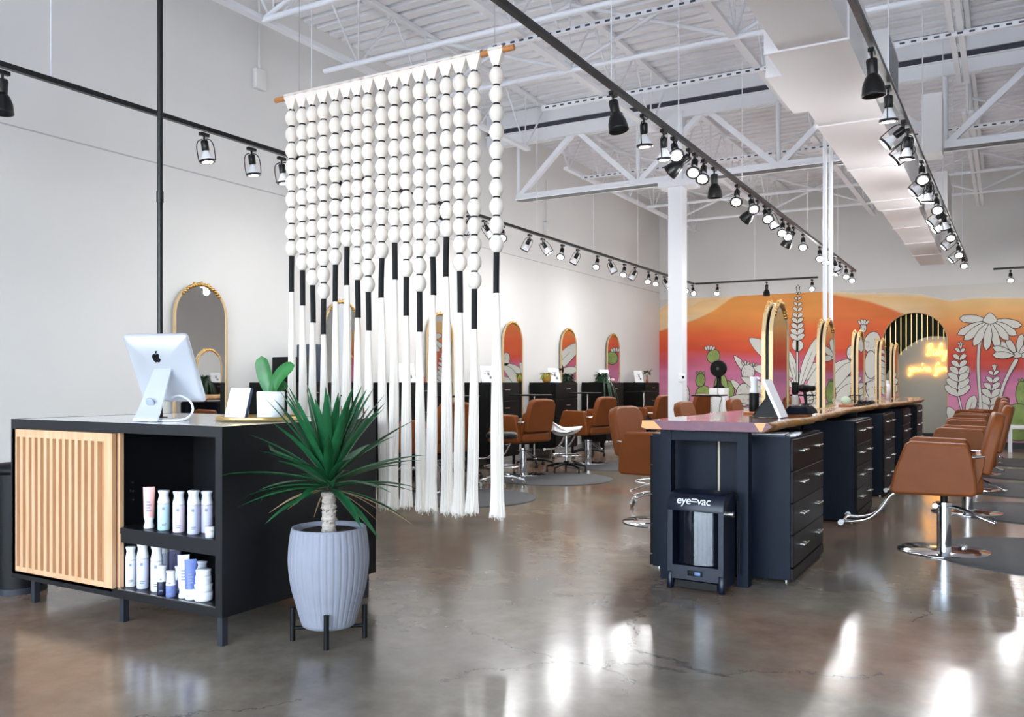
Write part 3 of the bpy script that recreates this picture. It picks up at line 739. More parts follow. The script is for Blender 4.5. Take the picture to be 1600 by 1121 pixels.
def wall_mirror(y, label):
    t = thing('wall_mirror', label, 'mirror', (XW + .02, y, 0.62), 0, 'arched gold mirrors on the left wall')
    mirror_half(t, .62, 1.50, 1, .02); return t
wm = wall_mirror(5.54, 'arched gold wall mirror behind the white computer, closest to the front')
for i, l in enumerate(('second arched gold wall mirror, seen through the left of the white fringe', 'third arched gold wall mirror, seen through the right of the white fringe', 'fourth arched gold wall mirror, just right of the white fringe',
                       'fifth arched gold wall mirror, above the saddle stool', 'sixth arched gold wall mirror, closest to the mural')):
    dup(wm, (XW + .02, 7.53 + i * 1.955, .62), 0, l)
# white power poles at the second mirror
for x, y, l in ((-1.50, 8.66, 'left one of the two slim white power poles rising from the island'), (-1.50, 8.98, 'right one of the two slim white power poles rising from the island')):
    t = thing('power_pole', l, 'pole', (x, y, .97), 0, 'white power poles'); MB().cyl((0, 0, 0), (0, 0, 4.13), .021, n=12).build('tube', M_white, t); MB().cyl((0, 0, 0), (0, 0, .012), .05, n=16).build('floor_flange', M_whitep, t)
# ---------------------------------------------------------------- salon chairs
def salon_chair(label):
    t = thing('salon_chair', label, 'chair', (0, 0, 0), 0, 'tan leather styling chairs')
    MB().lathe([(.0, 0), (.30, 0), (.305, .006), (.29, .013), (.08, .02), (.0, .021)], 48).build('base_plate', M_chrome, t)
    MB().cyl((0, 0, .018), (0, 0, .33), .047, n=24).cyl((0, 0, .33), (0, 0, .35), .053, n=24).build('pump_column', M_chrome, t)
    MB().cyl((0, 0, .35), (0, 0, .42), .024, n=16).bx(-.16, .14, -.12, .12, .41, .436).build('piston', M_black, t)
    lv = MB()
    for s in (-.022, .022): lv.tube(crv([(.03, s - .03, .325), (.12, s * 1.3 - .05, .31), (.24, s * 1.6 - .09, .265), (.31, s * 1.2 - .11, .24)], 4), .008, 8)
    lv.tube([(.31, -.137, .24), (.32, -.11, .237), (.31, -.083, .24)], .01, 8); lv.tube([(-.055, -.05, .325), (-.058, 0, .325), (-.055, .05, .325)], .018, 8); lv.build('pump_lever', M_chrome, t)
    MB().box((-.015, 0, .50), (.52, .50, .13), 0, None, .04, 4).build('seat', M_leather, t, wn=True)
    sh = crv([(-.10, .432), (.10, .425), (.175, .45), (.225, .55), (.25, .69), (.20, .695), (.175, .60), (.15, .52), (.0, .47)], 3, True)
    MB().prism([(x, -.262, z) for x, z in sh], (0, .524, 0), 0, .012, 2).build('back_shell', M_leather, t, wn=True)
    for s in (-1, 1):
        pf = [(-.335, .445), (-.30, .425), (.185, .43), (.205, .46), (.20, .56), (.175, .70), (.155, .765), (.135, .785), (-.20, .795), (-.235, .775), (-.255, .72), (-.30, .60)]
        MB().prism([(x, s * .245, z) for x, z in pf], (0, s * .085, 0), 0, .022, 4).build('armrest', M_leather, t, wn=True)
        MB().tube([(.11, s * .283, .70), (.18, s * .283, .695), (.245, s * .245, .70)], .011, 8).build('back_bracket', M_chrome, t)
    bp = [(-.245, .0), (-.23, -.02), (.23, -.02), (.245, .0), (.252, .2), (.235, .34), (.19, .395), (.1, .41), (-.1, .41), (-.19, .395), (-.235, .34), (-.252, .2)]
    R_ = Matrix.Translation((.205, 0, .60)) @ Matrix.Rotation(math.radians(13), 4, 'Y')
    MB().prism([(0, a, b) for a, b in bp], (.085, 0, 0), 0, .028, 4, R_).build('backrest', M_leather, t, wn=True)
    fr = MB()
    for s in (-.13, .13): fr.tube(crv([(-.05, s, .425), (-.22, s, .43), (-.33, s, .40), (-.40, s, .30), (-.48, s, .22), (-.58, s, .19), (-.66, s, .185)], 4), .013, 8)
    fr.cyl((-.665, -.2, .185), (-.665, .2, .185), .014, n=10).build('footrest', M_chrome, t)
    for s in (-1, 1): MB().cyl((-.665, s * .2, .185), (-.665, s * .222, .185), .02, n=12).build('footrest_cap', M_whitep, t)
    return t
ch = salon_chair('tan leather styling chair nearest the camera on the right of the island'); ch.location = (-.375, 6.82, .002)
ch.rotation_euler = (0, 0, math.radians(2))
for i, (x, y, rz) in enumerate(((-.30, 8.95, -2), (-.33, 10.9, 3), (-.33, 12.8, -3), (-.34, 14.75, -14))):
    dup(ch, (x, y, .002), math.radians(rz), '%s tan leather styling chair back in the row right of the island' % ORD[i + 1])
# left of the island, facing it
for i, (x, y, rz) in enumerate(((-2.58, 7.0, 172), (-2.75, 9.15, 178), (-2.72, 11.05, 178), (-2.72, 12.9, 181), (-2.72, 14.7, 176))):
    dup(ch, (x, y, .002), math.radians(rz), ('tan leather styling chair on the left of the island, %s from the near end' % ORD[i]))
# along the left wall, facing the mirrors
for i, (x, y, rz, l) in enumerate(((-5.3, 5.85, -10, 'tan leather styling chair by the left wall behind the reception desk'), (-5.45, 7.8, -15, 'tan leather styling chair by the left wall behind the white fringe'),
                                   (-5.42, 9.72, -13, 'tan leather styling chair by the left wall just right of the white fringe'), (-5.36, 11.6, -11, 'tan leather styling chair by the left wall beside the white saddle stool'), (-5.2, 13.6, -9, 'farthest tan leather styling chair by the left wall, near the white column'),
                                   (-5.1, 15.5, -20, 'tan leather styling chair by the left wall hidden behind the white column'))):
    dup(ch, (x, y, .002), math.radians(rz), l)
# floor mats
def fmat(x, y, r, label):
    o = MB().lathe([(r, 0), (r, .006), (r - .02, .011), (0.001, .012)], 48).build('floor_mat', M_mat, None, (x, y, .0)); tag(o, label, 'floor mat', 'round dark floor mats'); return o
mt = None
for i, y in enumerate((6.95, 9.2, 11.1, 13.0, 14.9)):
    fmat(.25, y - .02, .74, ('round dark anti-fatigue floor mat %s' % ('beside the nearest right-hand chair' if i == 0 else 'beside the %s chair back on the right' % ORD[i])))
for i, y in enumerate((7.75, 9.75, 11.65, 13.6)):
    fmat(-4.85, y - .25, .72, 'round dark floor mat behind the %s left-wall styling chair' % ORD[i + 1])
for o in [o for o in bpy.data.objects if o.name.startswith('salon_chair') and not o.parent]: o.location.z = .0
# ---------------------------------------------------------------- wall cabinets
def wall_cabinet():
    c = thing('styling_cabinet', 'black drawer cabinet by the left wall behind the reception desk', 'cabinet', (0, 0, 0), 0, 'black drawer cabinets along the left wall')
    D, W = .45, .8
    MB().bx(0, D, 0, W, .15, 1.2).build('body', M_lam, c)
    for k in range(4):
        z0 = .17 + k * .257
        dr = MB().bx(D + .001, D + .02, .006, W - .006, z0, z0 + .25, bev=.002, seg=1).build('drawer', M_lam, c)
        MB().box((D + .045, W * .5, z0 + .155), (.012, .14, .012), 0, None, .002, 1).bx(D + .02, D + .045, W * .5 - .05, W * .5 - .04, z0 + .15, z0 + .16).bx(D + .02, D + .045, W * .5 + .04, W * .5 + .05, z0 + .15, z0 + .16).build('handle', M_steel, dr)
    for x in (.05, D - .05):
        for y in (.05, W - .05): MB().cyl((x, y, 0), (x, y, .152), .022, n=10).build('leg', M_black, c)
    return c
wc = wall_cabinet(); wc.location = (XW + .025, 6.15, 0)
CABY = [6.15] + [8.1, 10.05, 12.0, 13.95, 15.85]
for i, (y, l) in enumerate(zip(CABY[1:], ('black drawer cabinet on the left wall behind the middle of the white fringe', 'black drawer cabinet on the left wall at the right edge of the white fringe', 'black drawer cabinet on the left wall topped by the yellow-green potted plant',
                                          'black drawer cabinet on the left wall topped by the bushy trailing plant', 'farthest black drawer cabinet on the left wall, topped by a bud vase'))):
    dup(wc, (XW + .025, y, 0), 0, l)
# things on the wall cabinets: framed signs, plants, bottles
def sign(label, y, x=XW + .28):
    s = thing('sign_holder', label, 'sign', (x, y, 1.2), 0, 'white framed price signs on the wall cabinets')
    R_ = Matrix.Translation((0, 0, 0.002)) @ Matrix.Rotation(math.radians(-14), 4, 'Y')
    MB().prism([R_ @ Vector(p) for p in ((0, -.12, 0), (0, .12, 0), (0, .12, .24), (0, -.12, .24))], R_.to_3x3() @ Vector((-.015, 0, 0))).build('board', M_paper, s)
    pr = MB()
    for (a, b, z0, z1) in ((-.04, .05, .16, .17), (-.01, .03, .1, .15), (.02, .07, .05, .09), (-.07, -.03, .12, .13)): pr.prism([R_ @ Vector(p) for p in ((.001, a, z0), (.001, b, z0), (.001, b, z1), (.001, a, z1))], R_.to_3x3() @ Vector((.0006, 0, 0)))
    pr.build('printed_marks', mat('print_grey', '#70727a', .6), s)
    MB().bx(-.12, -.005, -.05, .05, 0, .012).build('easel_foot', M_black, s); return s
s0 = sign('white framed sign on the wall cabinet beside the yellow-green plant', 12.42)
s0.rotation_euler = (0, 0, -.35)
for y, l in ((8.45, 'white framed sign on the wall cabinet behind the middle of the white fringe'), (10.35, 'white framed sign on the wall cabinet at the right edge of the fringe'), (14.45, 'white framed sign on the wall cabinet beside the bushy plant'), (16.12, 'white framed sign on the farthest wall cabinet, beside the bud vase')):
    dup(s0, (XW + .28, y, 1.2), -.35, l)
def leafy(mb, c, n, L, w, droop, seed, up=.5, m=0, r0=.02, edge=.21):
    rr = random.Random(seed)
    for i in range(n):
        a = rr.uniform(0, 2 * PI); e = rr.uniform(-.1, 1.0) * up; l = L * rr.uniform(.6, 1.1)
        d = Vector((math.cos(a), math.sin(a), 0)); p = Vector(c) + d * r0
        st = []
        for k in range(5):
            t = k / 4; st.append(p + d * l * t * (1 - .25 * t) + Vector((0, 0, l * (e * 2 * t - droop * t * t))))
        sd = d.cross(Vector((0, 0, 1))) ; vs = []
        for k, q in enumerate(st):
            ww = w * (.35, .9, 1, .7, .02)[k]; q.z = max(q.z, .004 + .002 * (i % 3)) if q.x < edge else q.z; vs += [q + sd * ww, q - Vector((0, 0, ww * .25)), q - sd * ww]
        mb.add(vs, [f for k in range(4) for f in ((3 * k, 3 * k + 1, 3 * k + 4, 3 * k + 3), (3 * k + 1, 3 * k + 2, 3 * k + 5, 3 * k + 4))], m, True)
    return mb
M_pgreen = mat('plant_dark_green', '#1c3d22', .45, var=.35, vscale=20); M_ygreen = mat('plant_yellow_green', '#8d9c4a', .5, var=.3, vscale=20)
t = thing('potted_plant', 'small yellow-green plant in an amber pot on a left-wall cabinet', 'potted plant', (XW + .28, 12.1, 1.2))
MB().lathe([(.045, 0), (.07, .03), (.075, .09), (.06, .13), (.05, .135), (.045, .11), (0.001, .11)], 20).build('pot', mat('amber_pot', '#b98a35', .4, var=.3, vscale=18), t)
leafy(MB(), (0, 0, .12), 26, .14, .02, .7, 3).build('foliage', M_ygreen, t)
t = thing('potted_plant', 'bushy dark trailing plant on a left-wall cabinet', 'potted plant', (XW + .385, 14.02, 1.2))
MB().lathe([(.05, 0), (.07, .05), (.075, .1), (.065, .1), (0.001, .09)], 20).build('pot', M_whitep, t)
leafy(leafy(MB(), (0, 0, .1), 110, .2, .016, .7, 5, .55), (.03, -.0, .05), 60, .3, .016, 1.7, 6, .1, r0=.06, edge=.135).build('foliage', M_pgreen, t)
t = thing('bud_vase', 'slim terracotta bud vase with sprigs on the farthest left-wall cabinet', 'vase', (XW + .3, 16.47, 1.2))
MB().lathe([(.02, 0), (.028, .03), (.016, .09), (.018, .11), (.001, .1)], 16).build('vase', mat('terracotta', '#b06a45', .6), t)
st = MB(); leafy(st, (0, 0, .2), 26, .12, .018, .5, 12, .6)
for k in range(4): st.tube([(0, 0, .08), (.03 * math.cos(k * 1.6), .03 * math.sin(k * 1.6), .16), (.07 * math.cos(k * 1.6), .07 * math.sin(k * 1.6), .24)], .003, 5)
st.build('sprigs', M_pgreen, t)
t = thing('spray_bottle', 'black-topped white spray bottle on a left-wall cabinet beside the fifth mirror', 'bottle', (XW + .2, 12.68, 1.2))
MB().lathe([(.03, 0), (.032, .1), (.02, .14), (.001, .14)], 16).build('bottle_body', M_whitep, t); MB().lathe([(.02, .14), (.03, .16), (.03, .24), (.001, .24)], 16).bx(.0, .06, -.012, .012, .2, .235).build('spray_head', M_black, t)
t = MB().ell((0, 0, .04), (.05, .05, .04), 16, 10); tag(t.build('trinket_bowl', mat('pale_pink', '#e6c3bd', .5), None, (XW + .3, 14.69, 1.2)), 'small pale pink rounded pot on a left-wall cabinet beside the sixth mirror', 'pot')
t = thing('product_bottle', 'small red-capped bottle on the wall cabinet behind the white fringe', 'bottle', (XW + .3, 8.72, 1.2)); MB().cyl((0, 0, 0), (0, 0, .07), .03, n=16).build('bottle_body', mat('red_plastic', '#cf2f2a', .4), t); MB().cyl((0, 0, .07), (0, 0, .12), .022, n=16).build('cap', M_whitep, t)
t = thing('tool_tower', 'tall dark equipment box on the wall cabinet behind the reception desk', 'equipment box', (XW + .25, 6.5, 1.2)); MB().bx(-.15, .15, -.12, .12, 0, .26, bev=.01).build('box_body', M_black, t); MB().bx(-.12, .151, .2, .36, 0, .4, bev=.01).build('box_side', mat('slate', '#3b4352', .5), t); MB().tube([(.15, 0, .2), (.2, .05, .12), (.2, -.04, .02)], .008, 6).build('cable', M_black, t)
# rolling trays, stools
def tray():
    t = thing('rolling_tray', 'thin black rolling tray just right of the white fringe', 'tray table', (0, 0, 0), 0, 'black rolling trays')
    MB().box((0, 0, 1.03), (.36, .62, .02), 0, None, .008, 2).build('tray_top', M_black, t); MB().cyl((0, .1, .08), (0, .1, 1.02), .014, n=12).build('post', M_steel, t)
    starbase(t, M_black, .27, (0, .1)); return t
def starbase(t, m, r, c=(0, 0), cm=None):
    st = MB()
    for k in range(5):
        a = 2 * PI * k / 5 + .3; d = Vector((math.cos(a), math.sin(a), 0)); o = Vector((c[0], c[1], 0))
        st.tube([o + Vector((0, 0, .115)), o + d * r * .5 + Vector((0, 0, .11)), o + d * r + Vector((0, 0, .075))], [.022, .018, .013], 8)
    st.cyl((c[0], c[1], .09), (c[0], c[1], .15), .035, n=14); st.build('star_base', m, t)
    for k in range(5):
        a = 2 * PI * k / 5 + .3; x, y = c[0] + r * math.cos(a), c[1] + r * math.sin(a)
        MB().cyl((x, y, .05), (x, y, .08), .008, n=8).cyl((x - .012, y, .03), (x + .012, y, .03), .03, n=14).build('caster', cm or M_rubber, t)
tr0 = tray(); tr0.location = (-5.84, 10.7, -.01)
for (x, y, rz, l) in ((-5.85, 12.55, .1, 'thin black rolling tray above the white saddle stool'), (-5.85, 15.0, -.1, 'thin black rolling tray by the farthest left-wall chair'), (-5.85, 8.8, .1, 'thin black rolling tray behind the white fringe'),
                      (-3.36, 11.06, .1, 'thin black rolling tray behind the near end of the island, before the painted cactus'), (-2.34, 12.0, 0, 'thin black rolling tray left of the island, behind the second mirror')):
    dup(tr0, (x, y, 0), rz, l)
def stool(label, loc, top, cm, bm_, shape, h=.55, rz=0):
    t = thing('rolling_stool', label, 'stool', loc, rz, 'rolling stools')
    if shape == 'saddle':
        mb = MB(); nx, ny = 14, 12; vs = []
        for side in (1, 0):
            for i in range(nx + 1):
                for j in range(ny + 1):
                    u = i / nx * 2 - 1; v = j / ny * 2 - 1; rx = math.sqrt(max(0, 1 - (v * .55) ** 2)); x = u * .21 * rx; y = v * .17 * math.sqrt(max(0, 1 - (u * .6) ** 2)) * (1.15 - .35 * max(0, u))
                    z = h + .10 * max(0, -u) ** 1.7 + .02 * max(0, u) - .03 * v * v
                    vs.append((x, y, z if side else min(z - .012, h - .115 * (1 - .6 * abs(u) ** 4) * (1 - .5 * v ** 4) + .05 * max(0, u))))
        W = (nx + 1) * (ny + 1); fs = []
        for i in range(nx):
            for j in range(ny):
                a = i * (ny + 1) + j; fs += [(a, a + ny + 1, a + ny + 2, a + 1), (W + a, W + a + 1, W + a + ny + 2, W + a + ny + 1)]
        bd = [i * (ny + 1) for i in range(nx + 1)] + [nx * (ny + 1) + j for j in range(1, ny + 1)] + [i * (ny + 1) + ny for i in range(nx - 1, -1, -1)] + [j for j in range(ny - 1, 0, -1)]
        for a, b in zip(bd, bd[1:] + bd[:1]): fs.append((a, b, W + b, W + a))
        mb.add(vs, fs, 0, True); mb.build('seat', top, t)
    else: MB().lathe([(.001, h - .03), (.15, h - .03), (.18, h - .01), (.185, h + .02), (.16, h + .045), (.001, h + .05)], 32).build('seat', top, t)
    MB().cyl((0, 0, .14), (0, 0, h - .02), .02, n=14).build('gas_lift', M_chrome, t)
    rg = MB(); rg.tube([(.2 * math.cos(2 * PI * k / 28), .2 * math.sin(2 * PI * k / 28), .23) for k in range(28)], .011, 8, 0, True); rg.cyl((0, -.2, .23), (0, .2, .23), .008, n=8).build('foot_ring', M_chrome, t)
    starbase(t, bm_, .27, (0, 0), cm); return t
M_blk_leather = mat('black_leather', '#131416', .35, spec=.5)
stool('white saddle stool with a black star base beside the left-wall chairs', (-5.08, 10.3, 0), mat('white_vinyl', '#f0f0f2', .35), M_rubber, M_black, 'saddle', .60, .5)
stool('black round stool with a chrome star base behind the right end of the white fringe', (-5.05, 8.55, 0), M_blk_leather, M_chrome, M_chrome, 'round', .58)
stool('black stool with a chrome star base behind the chair at the left of the island', (-4.35, 11.9, 0), M_blk_leather, M_chrome, M_chrome, 'saddle', .62, .6)
stool('black saddle stool half hidden behind the white column', (-4.45, 13.6, 0), M_blk_leather, M_rubber, M_black, 'saddle', .62, .6)
stool('chrome-legged stool half hidden behind the near left corner of the island', (-2.95, 7.95, 0), M_blk_leather, M_chrome, M_chrome, 'round', .5)
# back of the room: pedestal fan, white side table with a dark chair
f = thing('pedestal_fan', 'round black fan on a short neck on top of a white pedestal by the mural', 'fan', (-4.80, 16.4, 0))
MB().bx(-.15, .15, -.15, .15, 0, 1.09, bev=.008).build('pedestal', M_whitep, f)
MB().lathe([(.11, 1.09), (.12, 1.10), (.06, 1.15), (.045, 1.2), (.045, 1.34), (.001, 1.34)], 20).build('neck', M_black, f)
hd = MB(); Rf = Matrix.Translation((0, -.02, 1.47)) @ Matrix.Rotation(PI / 2, 4, 'X')
hd.lathe([(.001, -.09), (.1, -.08), (.155, -.03), (.165, .02), (.15, .05)], 32, M=Rf)
for k in range(4): r = .035 + .034 * k; hd.tube([Rf @ Vector((r * math.cos(2 * PI * q / 28), r * math.sin(2 * PI * q / 28), .055 + .012 * (1 - r / .15))) for q in range(28)], .0035, 5, 0, True)
hd.build('fan_housing', M_black, f)
bl = MB()
for k in range(5): a = 2 * PI * k / 5; bl.prism([Rf @ Vector(p) for p in ((.02 * math.cos(a), .02 * math.sin(a), .0), (.13 * math.cos(a - .3), .13 * math.sin(a - .3), .01), (.135 * math.cos(a + .3), .135 * math.sin(a + .3), .03))], (0, -.003, 0))
bl.build('fan_blades', mat('fan_grey', '#45474b', .4), f)
MB().cyl(Rf @ Vector((0, 0, .05)), Rf @ Vector((0, 0, .07)), .03, n=16).build('hub_cap', mat('fan_grey', '#45474b', .4), f)
MB().tube(crv([(.02, -.155, 1.1), (.03, -.16, .95), (.10, -.16, .9), (.06, -.16, .75), (.05, -.16, .3)], 5), .006, 6).build('power_cord', M_black, f)
t = thing('side_table', 'white square-legged side table against the mural at the right edge', 'table', (.5, 17.3, 0))
MB().bx(-.45, .75, -.3, .3, .40, .455, bev=.006).build('table_top', M_whitep, t)
for x in (-.42, .72):
    for y in (-.27, .27): MB().bx(x - .03, x + .03, y - .03, y + .03, 0, .40).build('leg', M_whitep, t)
t = thing('side_chair', 'dark seat chair with thin black legs beside the white side table', 'chair', (.62, 16.7, 0))
MB().box((.05, 0, .43), (.42, .42, .04), 0, None, .015, 2).build('seat', mat('green_black_seat', '#1d2c26', .5), t)
for x, y in ((-.17, -.18), (-.17, .18), (.24, -.18), (.24, .18)): MB().cyl((x, y, .42), (x * 1.25, y * 1.15, 0), .011, n=8).build('leg', M_black, t)
MB().box((.26, 0, .68), (.03, .4, .34), 0, None, .015, 2).build('backrest', mat('green_black_seat', '#1d2c26', .5), t)
t = thing('thermostat', 'small white thermostat box on the right side of the white column', 'thermostat', (-3.62, 10.68, 1.26)); MB().bx(-.04, .055, 0, .024, -.055, .055, bev=.006).build('housing', M_whitep, t); MB().bx(.012, .04, -.002, .001, -.01, .025).build('display', M_black, t)
# ---------------------------------------------------------------- things on the island top
ZI = .97
M_coast = mat('coaster_wood', '#b06a3c', .5, var=.2, vscale=20)
def coaster(x, y, z, label, r=.055): o = MB().box((0, 0, .008), (r * 2, r * 2, .016), 0, None, .004, 2).build('coaster', M_coast, None, (x, y, z)); return tag(o, label, 'coaster', 'small wooden coasters')
t = thing('spray_bottle', 'tall black bottle with a white top on a coaster near the island end', 'bottle', (-1.60, 6.36, ZI + .017))
MB().lathe([(.034, 0), (.036, .004), (.036, .13), (.033, .135)], 24).build('bottle_body', M_black, t); MB().lathe([(.033, .135), (.032, .15), (.024, .18), (.026, .225), (.03, .25), (.026, .255), (.001, .255)], 24).bx(-.02, .05, -.012, .012, .235, .252, bev=.004).build('spray_head', M_whitep, t)
coaster(-1.60, 6.36, ZI, 'square wooden coaster under the tall black and white bottle', .065)
t = thing('tabletop_sign', 'white board sign leaning on a black easel at the near end of the island', 'sign', (-1.23, 5.68, ZI + .003))
Rb = Matrix.Rotation(math.radians(-24), 4, 'Y')
MB().prism([Rb @ Vector(p) for p in ((0, -.10, .004), (0, .10, .004), (0, .10, .27), (0, -.10, .27))], Rb.to_3x3() @ Vector((-.018, 0, 0))).build('board', M_paper, t)
es = MB(); es.prism([(-.04, -.05, .001), (-.19, -.05, .001), (-.19, -.05, .02), (-.085, -.05, .15)], (0, .008, 0)); es.prism([(-.04, .05, .001), (-.19, .05, .001), (-.19, .05, .02), (-.085, .05, .15)], (0, .008, 0)); es.prism([(-.19, -.05, .01), (-.085, -.05, .15), (-.095, -.05, .15), (-.2, -.05, .01)], (0, .108, 0)); es.build('easel', M_black, t)
M_cloth = mat('navy_cloth', '#0c101c', .9, spec=.15, var=.3, vscale=20)
c = MB(); nx, ny = 22, 16; vs = []
for i in range(nx + 1):
    for j in range(ny + 1):
        u, v = i / nx * 2 - 1, j / ny * 2 - 1; r = max(abs(u), abs(v)); z = .052 * (1 - r ** 6) + .016 * noise.noise(Vector((u * 2.6, v * 3.2, 4))) * (1 - r ** 6) ; vs.append((u * .085 + .012 * noise.noise(Vector((v * 2, 1, u))), v * .17, max(.001, z)))
c.add(vs, [(i * (ny + 1) + j, (i + 1) * (ny + 1) + j, (i + 1) * (ny + 1) + j + 1, i * (ny + 1) + j + 1) for i in range(nx) for j in range(ny)], 0, True)
c.add([vs[i * (ny + 1) + j] for i in (0, nx) for j in (0, ny)], [(0, 2, 3, 1)])
tag(c.build('folded_cloth', M_cloth, None, (-1.215, 6.08, ZI + .0165)), 'folded navy cloth lying behind the white sign on the island', 'cloth')
coaster(-1.22, 6.06, ZI, 'square wooden coaster under the folded navy cloth', .075)
t = thing('spray_bottle', 'clear spray bottle with a black head on the left edge of the island top', 'bottle', (-1.86, 9.05, ZI)); MB().lathe([(.034, 0), (.036, .01), (.036, .08), (.026, .105), (.001, .105)], 20).build('bottle_body', mat('clear_bottle', '#dfe3e4', .1, trans=.6), t); MB().lathe([(.026, .105), (.034, .13), (.034, .2), (.04, .23), (.001, .235)], 20).bx(-.0, .07, -.012, .012, .17, .2).build('spray_head', M_black, t)
def dryer(loc, rz, label, m):
    t = thing('hair_dryer', label, 'hair dryer', loc, rz, 'hair dryers'); R_ = Matrix.Translation((0, 0, .17)) @ Matrix.Rotation(PI / 2, 4, 'Y')
    MB().lathe([(.02, -.1), (.035, -.095), (.042, -.05), (.04, .02), (.03, .06), (.028, .1), (.001, .1)], 20, M=R_).build('barrel', m, t); MB().tube([(-.02, 0, .15), (-.01, 0, .08), (.0, 0, .012)], [.018, .017, .014], 10).build('grip', M_black, t)
    MB().tube(crv([(0, 0, .02), (.03, .03, .005), (.08, .02, .05), (.1, -.03, .12), (.07, -.05, .16)], 4), .004, 6).build('cord', M_black, t); MB().lathe([(.05, 0), (.05, .008), (.02, .014), (.001, .014)], 20).build('stand_base', M_black, t); return t
dryer((-1.83, 7.9, ZI), .4, 'white hair dryer behind the nearest arched mirror on the island', M_whitep); dryer((-1.8, 9.3, ZI), -.5, 'black hair dryer beside the clear spray bottle on the island', M_black)
t = thing('product_roll', 'pale green and white roll lying on a coaster beside the second island mirror', 'roll', (-1.33, 8.78, ZI + .056)); Rr = Matrix.Rotation(PI / 2, 4, 'X') @ Matrix.Rotation(.3, 4, 'Y'); MB().lathe([(.001, -.045), (.04, -.045), (.04, .045), (.001, .045)], 24, M=Rr).build('roll_body', mat('roll_white', '#c4d8b8', .5), t); MB().lathe([(.0405, -.046), (.042, -.03), (.0405, .0)], 24, M=Rr).build('green_band', mat('mint', '#a9cfa4', .5), t)
coaster(-1.33, 8.78, ZI, 'square wooden coaster under the pale green roll', .06)
ir = []
for i, (x, y, a, lab) in enumerate(((-1.20, 9.60, 1.571, 'black curling iron lying nearest the edge in the heap before the third mirror'), (-1.25, 9.64, 1.571, 'black curling iron lying in the middle of the heap before the third mirror'), (-1.30, 9.58, 1.571, 'black curling iron lying closest to the third mirror'))):
    t = thing('curling_iron', lab, 'curling iron', (x, y, ZI), a, 'black styling irons on the island')
    MB().tube([(-.15, 0, .025), (0, 0, .026), (.02, 0, .026)], [.018, .024, .02], 12).build('iron_handle', M_black, t); MB().cyl((.02, 0, .026), (.2, 0, .02), .016, n=12).build('barrel', mat('dark_chrome', '#3b3d42', .2, metal=.9), t)
    MB().tube(crv([(-.15, 0, .025), (-.2, .01, .008), (-.25, -.012, .006), (-.3, .008, .006)], 5), .005, 6).build('cord', M_black, t)
t = thing('tool_caddy', 'black wire tool holder around the foot of the third island mirror', 'tool holder', (-1.29, 9.12, ZI)); w_ = MB()
for z in (.004, .05, .1): w_.tube([(.05 * math.cos(2 * PI * k / 20), .05 * math.sin(2 * PI * k / 20), z) for k in range(20)], .003, 5, 0, True)
for k in range(8): a = 2 * PI * k / 8; w_.cyl((.05 * math.cos(a), .05 * math.sin(a), .003), (.05 * math.cos(a), .05 * math.sin(a), .1), .0025, n=5)
w_.build('wire_basket', M_black, t); MB().cyl((0, 0, 0), (0, 0, .004), .05, n=16).build('base', M_black, t)
t = thing('spray_bottle', 'black spray bottle between the third and fourth island mirrors', 'bottle', (-1.52, 11.2, ZI)); MB().lathe([(.036, 0), (.038, .12), (.026, .15), (.001, .15)], 20).build('bottle_body', M_black, t); MB().lathe([(.024, .15), (.034, .17), (.034, .235), (.001, .24)], 20).bx(0, .06, -.012, .012, .2, .225).build('spray_head', M_black, t)
t = thing('product_bottle', 'white bottle between the two farthest island mirrors', 'bottle', (-1.42, 12.95, ZI)); MB().lathe([(.045, 0), (.046, .19), (.03, .21), (.001, .21)], 20).build('bottle_body', M_whitep, t); MB().cyl((0, 0, .21), (0, 0, .26), .022, n=16).build('cap', M_whitep, t)
# papers and clips lying on the near cabinet, under the slab
t = thing('folder', 'dark folder with papers lying on the near island cabinet under the worktop', 'folder', (-1.28, 5.33, .8705), .1); MB().bx(-.16, .13, -.05, .2, 0, .012).build('cover', mat('folder_navy', '#23304a', .5), t); MB().bx(-.15, .125, -.045, .19, .0125, .018).build('sheets', M_paper, t)
for i, (x, y, a) in enumerate(((-1.15, 5.42, .7), (-1.14, 5.55, .3), (-1.15, 5.68, .1))):
    t = thing('comb', ('white comb nearest the end' if i == 0 else 'pale comb in the middle' if i == 1 else 'pale comb farthest back') + ' on top of the near island cabinet', 'comb', (x, y, .8705), a, 'combs on the near island cabinet')
    cm = MB().bx(-.02, .02, -.05, .05, 0, .012); cm.build('comb_spine', M_whitep, t); tt = MB(); [tt.bx(-.045, -.02, -.048 + .012 * k, -.042 + .012 * k, .002, .009) for k in range(8)]; tt.build('comb_teeth', mat('comb_grey', '#8b8d90', .5), t)
# ---------------------------------------------------------------- automatic floor vacuum
v = thing('floor_vacuum', 'black automatic dustpan vacuum standing against the near end of the island', 'vacuum', (-1.545, 4.80, 0), math.radians(-3))
W2 = .168
M_vac = mat('vacuum_black', '#0b1223', .34, spec=.4)
prof = crv([(0, .10), (0, .44), (.012, .49), (.04, .53), (.09, .555), (.2, .56)], 4) + [Vector((.205, .5)), Vector((.205, .10))]
b = MB()
b.bx(-W2, -W2 + .03, 0, .2, .025, .46).bx(W2 - .03, W2, 0, .2, .025, .46).bx(-W2 + .03, W2 - .03, 0, .2, .06, .14).bx(-W2 + .03, W2 - .03, .1, .2, .14, .46)
b.prism([(-W2, y, z) for y, z in crv([(0, .455), (.0, .47), (.006, .50), (.022, .535), (.05, .555), (.12, .562), (.2, .562)], 4) + [Vector((.2, .455))]], (2 * W2, 0, 0), 0, .006, 2)
b.build('housing', M_vac, v)
